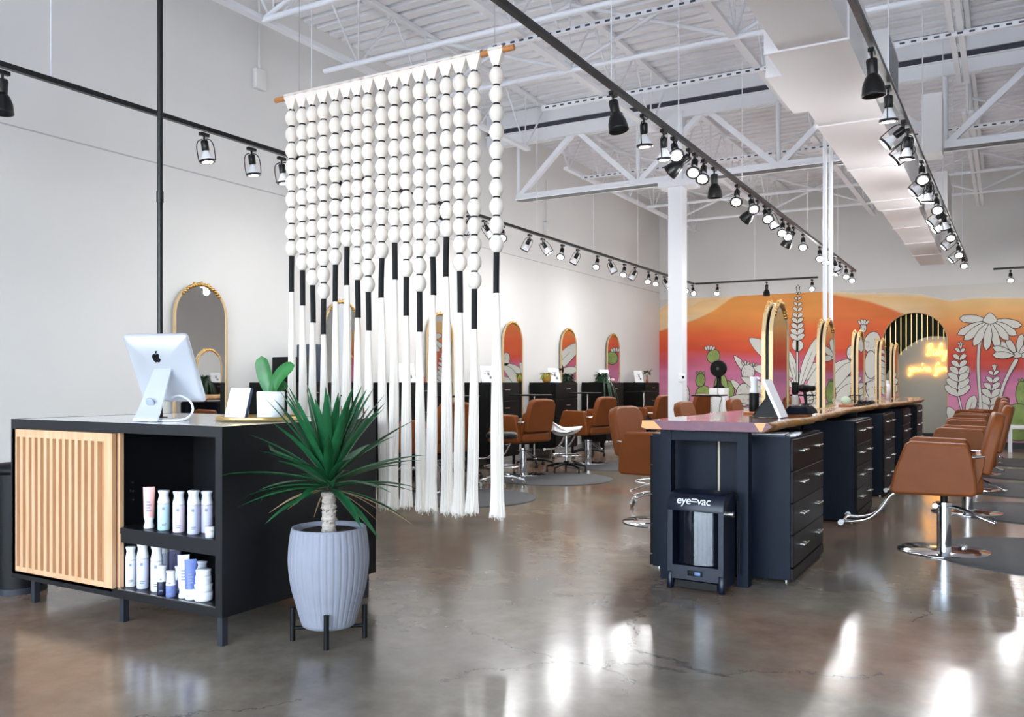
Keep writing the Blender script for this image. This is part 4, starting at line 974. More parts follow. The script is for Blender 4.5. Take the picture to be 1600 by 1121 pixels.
for s in (-1, 1): MB().prism([(s * (W2 + .002), -.012, .0), (s * (W2 + .002), .03, .0), (s * (W2 + .002), .03, .1), (s * (W2 + .002), -.004, .1)], (-s * .03, 0, 0), 0, .003, 1).build('foot', M_vac, v)
MB().bx(-W2 + .04, W2 - .04, .01, .06, .012, .05).build('intake_slot', M_black, v)
wn_ = MB(); N_ = 16; vs = []
for k in range(N_ + 1):
    a = PI * (k / N_); x = -(W2 - .035) * math.cos(a); y = .09 - .075 * math.sin(a); vs += [(x, y, .145), (x, y, .455)]
wn_.add(vs, [(2 * k, 2 * k + 2, 2 * k + 3, 2 * k + 1) for k in range(N_)], 0, True); wn_.build('clear_bin', mat('smoked_plastic', '#0f141d', .06, spec=.7, coat=1.0), v)
MB().lathe([(.001, 0), (.09, 0), (.09, .008), (.001, .02)], 24, M=Matrix.Translation((0, .07, .145)) @ Matrix.Diagonal((1.3, .6, 1, 1))).build('bin_floor', M_black, v)
MB().bx(-.045, .045, -.006, .0, .085, .115, bev=.003).build('latch', M_black, v); MB().bx(0, .035, -.009, -.005, .09, .11, bev=.002).build('latch_button', mat('latch_blue', '#5b76a0', .3), v)
MB().cyl((W2 - .01, .08, .445), (W2 + .028, .08, .445), .018, n=16).cyl((W2 + .028, .08, .445), (W2 + .034, .08, .445), .014, n=16).build('side_knob', M_steel, v)
MB().tube(crv([(W2 - .02, .12, .555), (W2 + .012, .14, .57), (W2 + .03, .17, .53), (W2 + .035, .185, .4), (W2 + .03, .19, .2), (W2 + .03, .19, .08)], 5), .005, 6).build('power_cord', M_black, v)
def words3d(txt, size, parent, name, m, M, shear=0.0, extrude=.0008, space=1.0):
    cu = bpy.data.curves.new(name, 'FONT'); cu.body = txt; cu.size = size; cu.extrude = extrude; cu.align_x = 'CENTER'; cu.shear = shear; cu.space_character = space
    o = bpy.data.objects.new(name, cu); COL.objects.link(o); o.parent = parent; o.matrix_local = M; cu.materials.append(m)
    dg = bpy.context.evaluated_depsgraph_get(); dg.update(); me = bpy.data.meshes.new_from_object(o.evaluated_get(dg))
    bpy.data.objects.remove(o); n = bpy.data.objects.new(name, me); COL.objects.link(n); n.parent = parent; n.matrix_local = M; return n
Mt = Matrix.Translation((-.01, -.002, .4975)) @ Matrix.Rotation(math.radians(67), 4, 'X')
words3d('eye=vac', .068, v, 'lettering', mat('letter_white', '#e8eaee', .4), Mt, 0, .001, .92)
# ================================================================ RECEPTION DESK
DX0, DX1, DY0, DY1, DZ0, DZ1 = -4.735, -3.075, 2.715, 3.81, .13, 1.0
M_wood = mat('light_ash', '#dab38d', .5, var=.12, vscale=5, stretch=(8, 8, .6), col2='#cc9d72')
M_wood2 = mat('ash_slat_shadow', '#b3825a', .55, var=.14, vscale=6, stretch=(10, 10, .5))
M_desk = mat('desk_black', '#0a0b0f', .42, spec=.5, var=.3, vscale=10, stretch=(.7, 8, 14))
M_marble = mat('white_marble', '#eef0f2', .14, spec=.5, var=.03, vscale=2.2, coat=.4)
dk_ = thing('reception_desk', 'black reception desk with a slatted wood sliding door and open product shelves', 'desk', (0, 0, 0))
T = .045
b = MB()
b.bx(DX0, DX1, DY0, DY1, DZ1 - .05, DZ1 - .006)                       # top board
b.bx(DX0, DX1, DY0, DY1, DZ0, DZ0 + .04)                              # bottom board
b.bx(DX0, DX0 + .04, DY0, DY1, DZ0 + .04, DZ1 - .05).bx(DX1 - .045, DX1, DY0, DY1, DZ0 + .04, DZ1 - .05)
b.bx(DX0 + .04, DX1 - .045, DY0 + .5, DY0 + .52, DZ0 + .04, DZ1 - .05).bx(DX0 + .04, DX1 - .045, DY1 - .03, DY1 - .001, DZ0 + .04, DZ1 - .05)
b.bx(-3.885, -3.867, DY0 + .06, DY0 + .5, DZ0 + .04, DZ1 - .05)
for z in (.60, .645, .69): b.cyl((-3.866, DY0 + .12, z), (-3.860, DY0 + .12, z), .006, n=8, m=1).cyl((DX1 - .046, DY0 + .40, z + .04), (DX1 - .05, DY0 + .40, z + .04), .005, n=8, m=1)
b.build('carcass', [M_desk, M_steel], dk_)
MB().bx(DX0 + .012, DX1 - .012, DY0 + .012, DY1 - .012, DZ1 - .0065, DZ1 - .001).build('marble_top', M_marble, dk_)
tr_ = MB()
for (x0, x1, y0, y1) in ((DX0, DX1, DY0, DY0 + .012), (DX0, DX1, DY1 - .012, DY1), (DX0, DX0 + .012, DY0 + .012, DY1 - .012), (DX1 - .012, DX1, DY0 + .012, DY1 - .012)): tr_.bx(x0, x1, y0, y1, DZ1 - .006, DZ1)
tr_.build('top_rim', M_desk, dk_)
MB().bx(-3.866, DX1 - .046, DY0 + .06, DY0 + .49, .445, .475).bx(-3.826, DX1 - .046, DY0 + .02, DY0 + .06, .445, .475).build('shelf', M_desk, dk_)
MB().bx(-3.826, DX1 - .046, DY0 + .026, DY0 + .046, .402, .4435).build('shelf_rail', M_desk, dk_)
MB().bx(-3.823, DX1 - .046, DY0 + .005, DY0 + .008, DZ0 + .0405, DZ0 + .044).bx(-3.823, DX1 - .046, DY0 + .011, DY0 + .014, DZ0 + .0405, DZ0 + .044).build('door_rail', M_steel, dk_)
def slat_door(name, x0, x1, y, lab=None):
    z0, z1 = DZ0 + .025, DZ1 - .055; fr = .042
    m = MB(); m.bx(x0, x1, y, y + .022, z0, z0 + fr).bx(x0, x1, y, y + .022, z1 - fr, z1).bx(x0, x0 + fr, y, y + .022, z0 + fr, z1 - fr).bx(x1 - fr * 1.5, x1, y, y + .022, z0 + fr, z1 - fr)
    o = m.build(name, M_wood, dk_)
    w = x1 - x0 - fr * 2.5; n = 14; p = w / n
    sl_ = MB(); [sl_.bx(x0 + fr + p * i + p * .52, x0 + fr + p * (i + 1), y + .001, y + .02, z0 + fr, z1 - fr) for i in range(n - 1)]
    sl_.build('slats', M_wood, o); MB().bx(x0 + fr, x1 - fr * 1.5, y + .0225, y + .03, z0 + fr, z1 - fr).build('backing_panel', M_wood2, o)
    return o
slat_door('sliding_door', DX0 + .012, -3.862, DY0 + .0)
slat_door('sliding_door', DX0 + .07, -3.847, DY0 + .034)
for (x, y) in ((-4.59, DY0 + .05), (-3.835, DY0 + .05), (DX1 - .02, DY0 + .02), (-4.59, DY1 - .06), (-3.835, DY1 - .06), (DX1 - .03, DY1 - .06)):
    MB().bx(x - .016, x + .016, y - .016, y + .016, 0, DZ0).build('leg', mat('leg_graphite', '#34363c', .45, metal=.4), dk_)
# ---------------------------------------------------------------- product bottles on the desk shelves
def pcol(h): return mat('bottle_' + h, '#' + h, .35, spec=.5)
M_pw2 = mat('bottle_white', '#eff0f6', .35, spec=.5); M_txt = mat('bottle_print', '#8d93a8', .5)
def bottle(u, v, z, h, col, label, y=None, r=.0285, cap=.34, plug=False, darkprint=None):
    p = Py(u, v, y or 2.80); t = thing('shampoo_bottle', label, 'bottle', (p.x, p.y, z + .0005), .85 + RN.uniform(-.1, .1), 'hair product bottles in the reception desk')
    c0 = h * (1 - cap)
    MB().lathe([(r * .9, 0), (r, .004), (r, c0 - .003), (r * .97, c0)], 28).build('bottle_body', pcol(col), t)
    MB().lathe([(r * .98, c0 + .0003), (r * 1.0, c0 + h * .05), (r * .93, c0 + h * .10), (r * .78, h * .865), (r * .80, h * .91), (r * .97, h * .985), (r * .93, h), (.001, h)], 28).build('cap', M_pw2, t)
    pr = MB()
    for k, (a0, a1, zz, hh) in enumerate(((-.35, .1, .52, .014), (-.4, .4, .16, .004), (-.4, .25, .12, .004))):
        n = 6; vs = []
        for q in range(n + 1):
            a = -PI / 2 + a0 + (a1 - a0) * q / n
            for dz in (0, 1): vs.append(((r + .0006) * math.cos(a), (r + .0006) * math.sin(a), h * zz + dz * hh * h / .2))
        pr.add(vs, [(2 * q, 2 * q + 2, 2 * q + 3, 2 * q + 1) for q in range(n)])
    pr.build('printed_label', M_txt, t); return t
def tube_(u, v, z, h, col, label, y=None, r=.024, capc=None):
    p = Py(u, v, y or 2.80); t = thing('cream_tube', label, 'tube', (p.x, p.y, z + .0005), .85, 'hair product tubes in the reception desk')
    MB().lathe([(r * .95, 0), (r, .01), (r * .8, h * .13), (r * .78, h * .17), (r * 1.0, h * .27)], 24).build('cap', capc or M_pw2, t)
    n = 24; mb = MB(); vs = []
    for j in range(7):
        f = j / 6; zz = h * .272 + (h * .728) * f
        for k in range(n): a = 2 * PI * k / n; vs.append(((r * (1 + .12 * f)) * math.cos(a), (r * (1 - f) + .002 * f) * math.sin(a), zz))
    mb.add(vs, [(j * n + k, j * n + (k + 1) % n, (j + 1) * n + (k + 1) % n, (j + 1) * n + k) for j in range(6) for k in range(n)], 0, True)
    mb.add([vs[6 * n + k] for k in range(n)], [tuple(range(n))]); mb.build('tube_body', pcol(col), t)
    pr = MB(); [pr.bx(-.012, .012 - .006 * (k % 2), -r * .86, -r * .86 + .0006, h * (.42 + .07 * k), h * (.42 + .07 * k) + .006) for k in range(4)]; pr.build('printed_label', M_txt, t); return t
ZS, ZL = .475, DZ0 + .04
tube_(233, 826, ZS, .205, 'f0b3ab', 'pink upside-down cream tube on the upper desk shelf', r=.025)
bottle(256, 829, ZS, .195, 'bcdce4', 'pale blue bottle with a white cap on the upper desk shelf')
bottle(279.5, 832, ZS, .197, 'e3d3de', 'pale pink bottle with a white cap on the upper desk shelf')
bottle(302.5, 836, ZS, .208, 'cfcfea', 'pale lilac bottle with a white cap on the upper desk shelf, in front')
bottle(323, 834, ZS, .20, 'd9d6ee', 'pale lilac bottle against the right end of the upper desk shelf', y=2.86)
t = thing('product_jar', 'tiny white jar at the right front corner of the upper desk shelf', 'jar', (Py(328, 838, 2.775).x, 2.775, ZS)); MB().lathe([(.02, 0), (.021, .03), (.001, .03)], 20).build('jar_body', M_pw2, t); MB().lathe([(.022, .0303), (.022, .05), (.001, .05)], 20).build('lid', M_whitep, t)
bottle(204.5, 923, ZL, .20, 'eceef4', 'slim white bottle at the left of the lower desk shelf', r=.026)
bottle(223, 926, ZL, .225, 'd8d8f0', 'pale lavender tall bottle, second from the left on the lower desk shelf')
bottle(245, 931, ZL, .222, 'eef0f6', 'tall white bottle, third from the left on the lower desk shelf')
bottle(255, 920, ZL, .23, 'c9cde0', 'tall grey-lilac bottle half hidden behind the third bottle on the lower desk shelf', y=2.93)
bottle(274, 915, ZL, .225, 'a9a4cf', 'tall purple bottle standing at the back of the lower desk shelf', y=3.03, r=.03)
bottle(253, 934, ZL, .14, '23263c', 'short bottle with a black label on the lower desk shelf', y=2.765, r=.023, cap=.55)
bottle(267, 937, ZL, .125, '6d7cae', 'short bottle with a slate blue label at the front of the lower desk shelf', y=2.755, r=.0235, cap=.55)
bottle(280, 932, ZL, .13, '3c4670', 'short bottle with a navy label half hidden behind the white tube', y=2.83, r=.022, cap=.5)
tube_(287, 940, ZL, .205, 'f1f2f8', 'white cream tube standing on its cap on the lower desk shelf', y=2.775)
tube_(298, 943, ZL, .19, '5c6fae', 'blue cream tube standing on its white cap on the lower desk shelf', y=2.77, r=.025)
bottle(316, 930, ZL, .15, 'e6e8f0', 'small white bottle hidden behind the stacked jars', y=2.9, r=.026)
def jar(z, r, h, label):
    p = Py(318, 946, 2.79); t = thing('product_jar', label, 'jar', (p.x, p.y, z + .0006), 0, 'stacked white jars in the reception desk')
    MB().lathe([(r * .92, 0), (r, .006), (r, h * .55), (.001, h * .55)], 28).build('jar_body', M_pw2, t); MB().lathe([(r * 1.0, h * .555), (r * .93, h * .7), (r * 1.0, h * .97), (r * .95, h), (.001, h)], 28).build('lid', M_whitep, t)
jar(ZL, .042, .078, 'white jar at the bottom of the two stacked on the lower desk shelf'); jar(ZL + .0785, .036, .068, 'white jar on top of the two stacked on the lower desk shelf')
# ---------------------------------------------------------------- computer
M_alu = mat('silver_aluminium', '#d7dbe2', .32, metal=.55)
cp = thing('desktop_computer', 'silver all-in-one desktop computer seen from behind on the white desk top', 'computer', (-3.83, 3.02, DZ1 + .0))
yaw = math.radians(-6); tilt = math.radians(24)
# local frame: x = along the screen width, -y = the back (towards the front window)
def rr(w, h, r, n=5):
    return [(sx * (w / 2 - r) + r * math.cos(a), sz * (h / 2 - r) + r * math.sin(a)) for sx, sz, a0 in ((1, 1, 0), (-1, 1, PI / 2), (-1, -1, PI), (1, -1, 1.5 * PI)) for a in [a0 + PI / 2 * k / n for k in range(n + 1)]]
SW, SH = .40, .385
Lk = Matrix.Rotation(math.radians(36), 4, 'Z')
cp.rotation_euler = (0, 0, math.radians(12))
Rm = Matrix.Translation((-.02, 0.0, .085 + .19)) @ Matrix.Rotation(tilt, 4, 'X')
def shell(w, h, d0, d1, r):
    n = 8; rings = []
    for j in range(n + 1):
        t = j / n; k = math.cos(t * PI / 2) ** .35 if j < n else 0
        s = 1 - .0 if j == 0 else k
        rings.append((max(.001, 1 - (1 - k) * .98), d0 + (d1 - d0) * math.sin(t * PI / 2)))
    return rings
sb = MB(); base = rr(SW, SH, .018); L_ = len(base); vs = []
lv_ = [(1, .008), (1, 0.0), (.985, -.008), (.9, -.018), (.7, -.028), (.45, -.034), (.2, -.037), (.01, -.038)]
for k, y in lv_: vs += [Rm @ Vector((a * k, y, b * k)) for a, b in base]
fs = [(j * L_ + i, j * L_ + (i + 1) % L_, (j + 1) * L_ + (i + 1) % L_, (j + 1) * L_ + i) for j in range(len(lv_) - 1) for i in range(L_)]
sb.add(vs, fs, 0, True); sb.add(vs[:L_], [tuple(range(L_))[::-1]]); sb.build('screen_housing', M_alu, cp)
MB().prism([Rm @ Vector((a, .0085, b)) for a, b in rr(SW * .97, SH * .96, .014)], Rm.to_3x3() @ Vector((0, .0015, 0))).build('screen', M_black, cp)
# fruit emblem on the back
LO = Matrix.Translation((0, 0, .085)) 
ap = [(0, .34), (.14, .42), (.3, .43), (.44, .35), (.5, .27), (.40, .14), (.37, -.02), (.42, -.17), (.54, -.27), (.44, -.50), (.3, -.66), (.16, -.68), (0, -.62), (-.16, -.68), (-.3, -.66), (-.46, -.46), (-.55, -.2), (-.56, .05), (-.48, .28), (-.3, .41), (-.13, .41)]
em = MB(); pl = [Rm @ Vector((x * .042, -.0385, .078 + z * .042)) for x, z in [(p.x, p.y) for p in crv([(a, b, 0) for a, b in ap], 3, True)]]
em.prism(pl, Rm.to_3x3() @ Vector((0, .008, 0)))
lf = crv([(.03, .47, 0), (.05, .62, 0), (.2, .80, 0), (.24, .82, 0), (.23, .66, 0), (.12, .52, 0)], 3, True); em.prism([Rm @ Vector((p.x * .042, -.0385, .078 + p.y * .042)) for p in lf], Rm.to_3x3() @ Vector((0, .008, 0))); em.build('fruit_emblem', M_black, cp)
# stand: bent aluminium foot with cable hole
st_ = MB(); W = .052
pa = [Vector((0, -.03, .295)), Vector((0, -.075, .20)), Vector((0, -.13, .08)), Vector((0, -.168, .012)), Vector((0, -.15, .002)), Vector((0, -.05, .002)), Vector((0, .07, .002))]
path = crv(pa, 5); th_ = .009; vs = []
for i, p in enumerate(path):
    d = (path[min(i + 1, len(path) - 1)] - path[max(i - 1, 0)]).normalized(); nrm = Vector((1, 0, 0)).cross(d)
    w = W * (1 + .55 * min(1, i / 18)); vs += [p + Vector((-w, 0, 0)), p + Vector((w, 0, 0)), p + Vector((w, 0, 0)) + nrm * th_, p + Vector((-w, 0, 0)) + nrm * th_]
zmin = min(v_.z for v_ in vs); vs = [v_ - Vector((0, 0, zmin - .0005)) for v_ in vs]
n4 = len(path); st_.add(vs, [(4 * i + a, 4 * i + (a + 1) % 4, 4 * (i + 1) + (a + 1) % 4, 4 * (i + 1) + a) for i in range(n4 - 1) for a in range(4)] + [(0, 1, 2, 3), (4 * (n4 - 1) + 3, 4 * (n4 - 1) + 2, 4 * (n4 - 1) + 1, 4 * (n4 - 1))], 0, False); st_.build('stand', M_alu, cp)
d_ = (pa[1] - pa[2]).normalized(); q_ = Matrix.Translation(pa[2] + d_ * .02 + Vector((0, -.0105, .0))) @ Matrix.Rotation(math.atan2(.055, .12), 4, 'X') @ Matrix.Rotation(PI / 2, 4, 'X')
MB().lathe([(.024, -.004), (.026, 0), (.024, .004), (.001, .004)], 24, M=q_).build('cable_hole', mat('hole_grey', '#9fa6b2', .5), cp)
MB().tube(crv([(.02, .0, .12), (.05, .03, .13), (.10, .05, .10), (.14, .02, .05), (.15, -.05, .012), (.10, -.12, .006), (.02, -.17, .006)], 6), .006, 8).build('power_cable', M_whitep, cp)
# ---------------------------------------------------------------- tray, pot plant, card on the desk top
tc_ = (-3.42, 3.27)
t = thing('round_tray', 'round gold tray on the right end of the reception desk top', 'tray', (tc_[0], tc_[1], DZ1))
MB().lathe([(.21, 0), (.222, .004), (.224, .022), (.221, .024), (.218, .006), (.001, .005)], 64).build('tray_dish', M_brass, t)
t = thing('potted_plant', 'two-leaf green plant in a white dotted pot on the gold tray', 'potted plant', (-3.385, 3.315, DZ1 + .0066))
MB().lathe([(.066, 0), (.07, .005), (.072, .14), (.07, .145), (.064, .143), (.063, .12), (.001, .12)], 40).build('pot', M_whitep, t)
dt = MB()
for j in range(8):
    for k in range(36):
        a = 2 * PI * (k + .5 * (j % 2)) / 36; r_ = .0703 + .0018 * j / 7; dt.add([(r_ * math.cos(a + da) * 1.004, r_ * math.sin(a + da) * 1.004, .018 + .0155 * j + dz) for da, dz in ((-.018, 0), (0, -.0014), (.018, 0), (0, .0014))], [(0, 1, 2, 3)])
dt.build('dot_pattern', mat('dot_beige', '#cfc6bd', .5), t)
MB().lathe([(.062, .121), (.001, .128)], 24).build('soil', M_soil, t)
def strapleaf(base, mid, tip, w, m, name, par, curl=.25):
    a, b_, c = Vector(base), Vector(mid), Vector(tip); mb = MB(); n = 14; vs = []; ax = (c - a).cross(Vector((0, 1, .2))).normalized()
    for i in range(n + 1):
        t_ = i / n; p = a * (1 - t_) ** 2 + b_ * 2 * t_ * (1 - t_) + c * t_ * t_; tg = (b_ - a) * (1 - t_) + (c - b_) * t_; tg.normalize()
        sd = tg.cross(Vector((.35, -1, .15))).normalized(); nn_ = sd.cross(tg)
        ww = w * (.28 + .72 * math.sin(PI * min(1, t_ * .62 + .12)) ** 1.2) * (1 if t_ < .82 else math.sqrt(max(0.0004, 1 - ((t_ - .82) / .18) ** 2)))
        vs += [p + sd * ww + nn_ * ww * curl, p + sd * ww * .5 + nn_ * ww * curl * .3, p, p - sd * ww * .5 + nn_ * ww * curl * .3, p - sd * ww + nn_ * ww * curl]
    mb.add(vs, [(5 * i + k, 5 * i + k + 1, 5 * i + k + 6, 5 * i + k + 5) for i in range(n) for k in range(4)], 0, True); return mb.build(name, m, par)
strapleaf((0, 0, .125), (-.04, 0, .22), (-.055, -.015, .335), .042, M_green, 'leaf', t); strapleaf((.005, .005, .125), (.03, .01, .25), (.155, .02, .285), .036, M_green, 'leaf', t)
strapleaf((.0, .015, .125), (.01, .06, .17), (.03, .09, .19), .028, M_green, 'leaf', t)
t = thing('card_holder', 'white sign card leaning on a navy back at the left of the gold tray', 'sign', (-3.53, 3.195, DZ1 + .0065), math.radians(12))
Rc = Matrix.Rotation(math.radians(-20), 4, 'X')
MB().prism([Rc @ Vector(p) for p in ((-.062, 0, .004), (.062, 0, .004), (.062, 0, .175), (-.062, 0, .175))], Rc.to_3x3() @ Vector((0, .004, 0))).build('card', M_paper, t)
MB().prism([Rc @ Vector(p) for p in ((-.064, .0045, .002), (.066, .0045, .002), (.066, .0045, .177), (-.064, .0045, .177))], Rc.to_3x3() @ Vector((0, .016, 0))).build('back_board', mat('navy_board', '#2a3350', .5), t)
MB().bx(-.06, .06, -.015, .05, 0, .006).build('card_foot', M_black, t)
t = thing('power_pole', 'tall black power pole rising from the reception desk to the roof', 'pole', (-4.06, 3.15, DZ1 - .0005)); MB().cyl((0, 0, 0), (0, 0, 4.12), .0155, n=12).build('tube', M_track, t); MB().cyl((0, 0, 1.2), (0, 0, 1.26), .0195, n=12).build('coupler', M_track, t); MB().cyl((0, 0, 0), (0, 0, .01), .04, n=20).build('flange', M_track, t)
# bin behind the desk
t = thing('trash_bin', 'black cylindrical bin standing behind the left end of the reception desk', 'bin', (-4.935, 2.88, 0)); MB().cyl((0, 0, .0), (0, 0, .035), .142, n=32).build('base_ring', mat('bin_ring', '#22252c', .5), t); MB().cyl((0, 0, .0352), (0, 0, .68), .138, n=32).build('bin_body', M_black, t); MB().lathe([(.144, .68), (.144, .71), (.12, .735), (.001, .745)], 32).build('lid', M_black, t)
# ---------------------------------------------------------------- yucca in the grey planter
PX, PY = -2.74, 3.05
t = thing('plant_stand', 'low black bar stand under the grey ribbed planter', 'plant stand', (PX, PY, 0))
aS = math.radians(38)
for k in range(4):
    a = aS + PI / 2 * k; x, y = .165 * math.cos(a), .165 * math.sin(a); MB().cyl((x, y, 0), (x, y, .155), .0125, n=14).build('leg', M_black, t)
bb = MB(); [bb.tube([(.165 * math.cos(aS + PI / 2 * k), .165 * math.sin(aS + PI / 2 * k), .058), (-.165 * math.cos(aS + PI / 2 * k), -.165 * math.sin(aS + PI / 2 * k), .058 + .0)], .009, 8) for k in range(2)]; bb.build('crossbars', M_black, t)
M_planter = mat('grey_planter', '#8b8c96', .7, spec=.3, var=.04, vscale=12)
t = thing('planter', 'tall grey ribbed planter pot with a spiky plant', 'planter', (PX, PY, .068))
def ribs(k, j): return 1 - (.016 if k % 8 in (0,) else 0.0)
prf = [(.115, 0), (.122, .005)] + [(r_, z_) for r_, z_ in [(p.x, p.y) for p in crv([(.128, .02, 0), (.15, .10, 0), (.174, .19, 0), (.186, .29, 0), (.184, .37, 0), (.176, .43, 0), (.172, .455, 0)], 4)]] + [(.168, .46), (.155, .458), (.153, .44), (.152, .40)]
MB().lathe(prf, 288, rmod=lambda k, j: (1 - (.018 if k % 8 == 0 else .006 if k % 8 in (1, 7) else 0)) if 2 <= j < len(prf) - 5 else 1).build('pot', M_planter, t)
so = MB(); nS = 28
so.lathe([(.151, .43)] + [(.15 * (1 - i / 7), .437 + .006 * math.sin(i * 2.1)) for i in range(1, 7)] + [(.001, .442)], 28, rmod=lambda k, j: 1 + .02 * math.sin(k * 3.7 + j)); 
so.build('soil', M_soil, t)
tk = MB(); hT = .62
prT = [(.031 + .0035 * math.sin(i * 2.3) + .002 * math.sin(i * 5.1), .40 + i * .0105) for i in range(22)]
tk.lathe(prT, 22, rmod=lambda k, j: 1 + .09 * math.sin(k * 2.9 + j * 1.7)); 
for i in range(26):
    a = RN.uniform(0, 2 * PI); z = RN.uniform(.42, .62); tk.tube([(.029 * math.cos(a), .029 * math.sin(a), z), (.036 * math.cos(a + .1), .036 * math.sin(a + .1), z + .012), (.041 * math.cos(a + .3), .041 * math.sin(a + .3), z + .008)], [.004, .003, .001], 5)
tk.build('trunk', mat('pale_bark', '#b9ada2', .85, var=.25, vscale=30, stretch=(1, 1, 3), bump=.8, bscale=40), t)
M_yucca = mat('yucca_green', '#1f5a34', .35, spec=.5, var=.28, vscale=9); M_ydry = mat('dry_leaf', '#b99a72', .7)
lfm = MB(); dry = MB()
def yleaf(mb, az, el, L, w, droop, z0):
    d = Vector((math.cos(az) * math.cos(el), math.sin(az) * math.cos(el), math.sin(el))); up = Vector((0, 0, 1)); sd = d.cross(up)
    if sd.length < .05: sd = Vector((1, 0, 0))
    sd.normalize(); n = 9; vs = []; p0 = Vector((.018 * math.cos(az), .018 * math.sin(az), z0))
    for i in range(n + 1):
        t_ = i / n; p = p0 + d * L * t_ + Vector((0, 0, -droop * L * t_ * t_)); ww = w * min(1, .45 + t_ * 2.2) * (1 - max(0, (t_ - .45) / .55) ** 1.6) + .0008
        if p.z < .96: p.x = max(p.x, -.315)
        tg = d + Vector((0, 0, -2 * droop * t_)); tg.normalize(); nrm = sd.cross(tg)
        vs += [p + sd * ww + nrm * ww * .45, p, p - sd * ww + nrm * ww * .45]
    mb.add(vs, [f for i in range(n) for f in ((3 * i, 3 * i + 1, 3 * i + 4, 3 * i + 3), (3 * i + 1, 3 * i + 2, 3 * i + 5, 3 * i + 4))], 0, True)
ry = random.Random(4)
for i in range(64):
    f = i / 63; el = math.radians(-12 + 92 * f ** .8 + ry.uniform(-9, 9)); az = i * 2.39996 + ry.uniform(-.2, .2)
    L = (.36 + .12 * math.sin(PI * f)) * ry.uniform(.86, 1.12); z0 = .62 + .13 * f
    yleaf(lfm, az, el, L, .0215 * ry.uniform(.85, 1.15), .22 * (1 - f) + .03, z0)
for i in range(9): yleaf(dry, i * 2.1 + .4, math.radians(ry.uniform(-25, 10)), ry.uniform(.2, .4), .005, .25, .63)
lfm.build('foliage', M_yucca, t); dry.build('dry_leaves', M_ydry, t)
# ================================================================ HANGING FRINGE (beaded macrame)
MY = 3.96
mc = thing('macrame_hanging', 'white beaded yarn fringe hanging from a wooden dowel in front of the salon', 'wall hanging', (0, 0, 0))
M_yarn = mat('white_yarn', '#e6ddd3', .9, spec=.2, sheen=.2); M_dowel = mat('dowel_wood', '#b87a45', .5, var=.15, vscale=20)
A, B_ = Py(431, 156, MY), Py(803, 75, MY); ZD = (A.z + B_.z) / 2
MB().cyl((A.x, MY, ZD), (B_.x, MY, ZD), .0165, n=20).build('dowel', M_dowel, mc)
STR = [(454.9, 459, 401, 456.8), (471.7, 476, 423.6, 478), (487, 493, 447, 504.7), (504.5, 510, 468, 523), (523, 528, 415, 472), (541, 546, 387, 446.5), (557, 563, 439, 497), (574, 580, 458, 517), (595.5, 600, 405, 466), (615.6, 620, 381, 437.5), (633.6, 639, 434, 494), (654.5, 659, 457, 519), (675.4, 679, 403, 461.7), (697, 700, 371.5, 433), (717.7, 721, 425, 489), (740, 745, 453, 515), (774.7, 779.5, 396, 458.4)]
M_tie = mat('black_thread', '#0d0d0f', .8)
rs = random.Random(3)
tieM = None; loops = []
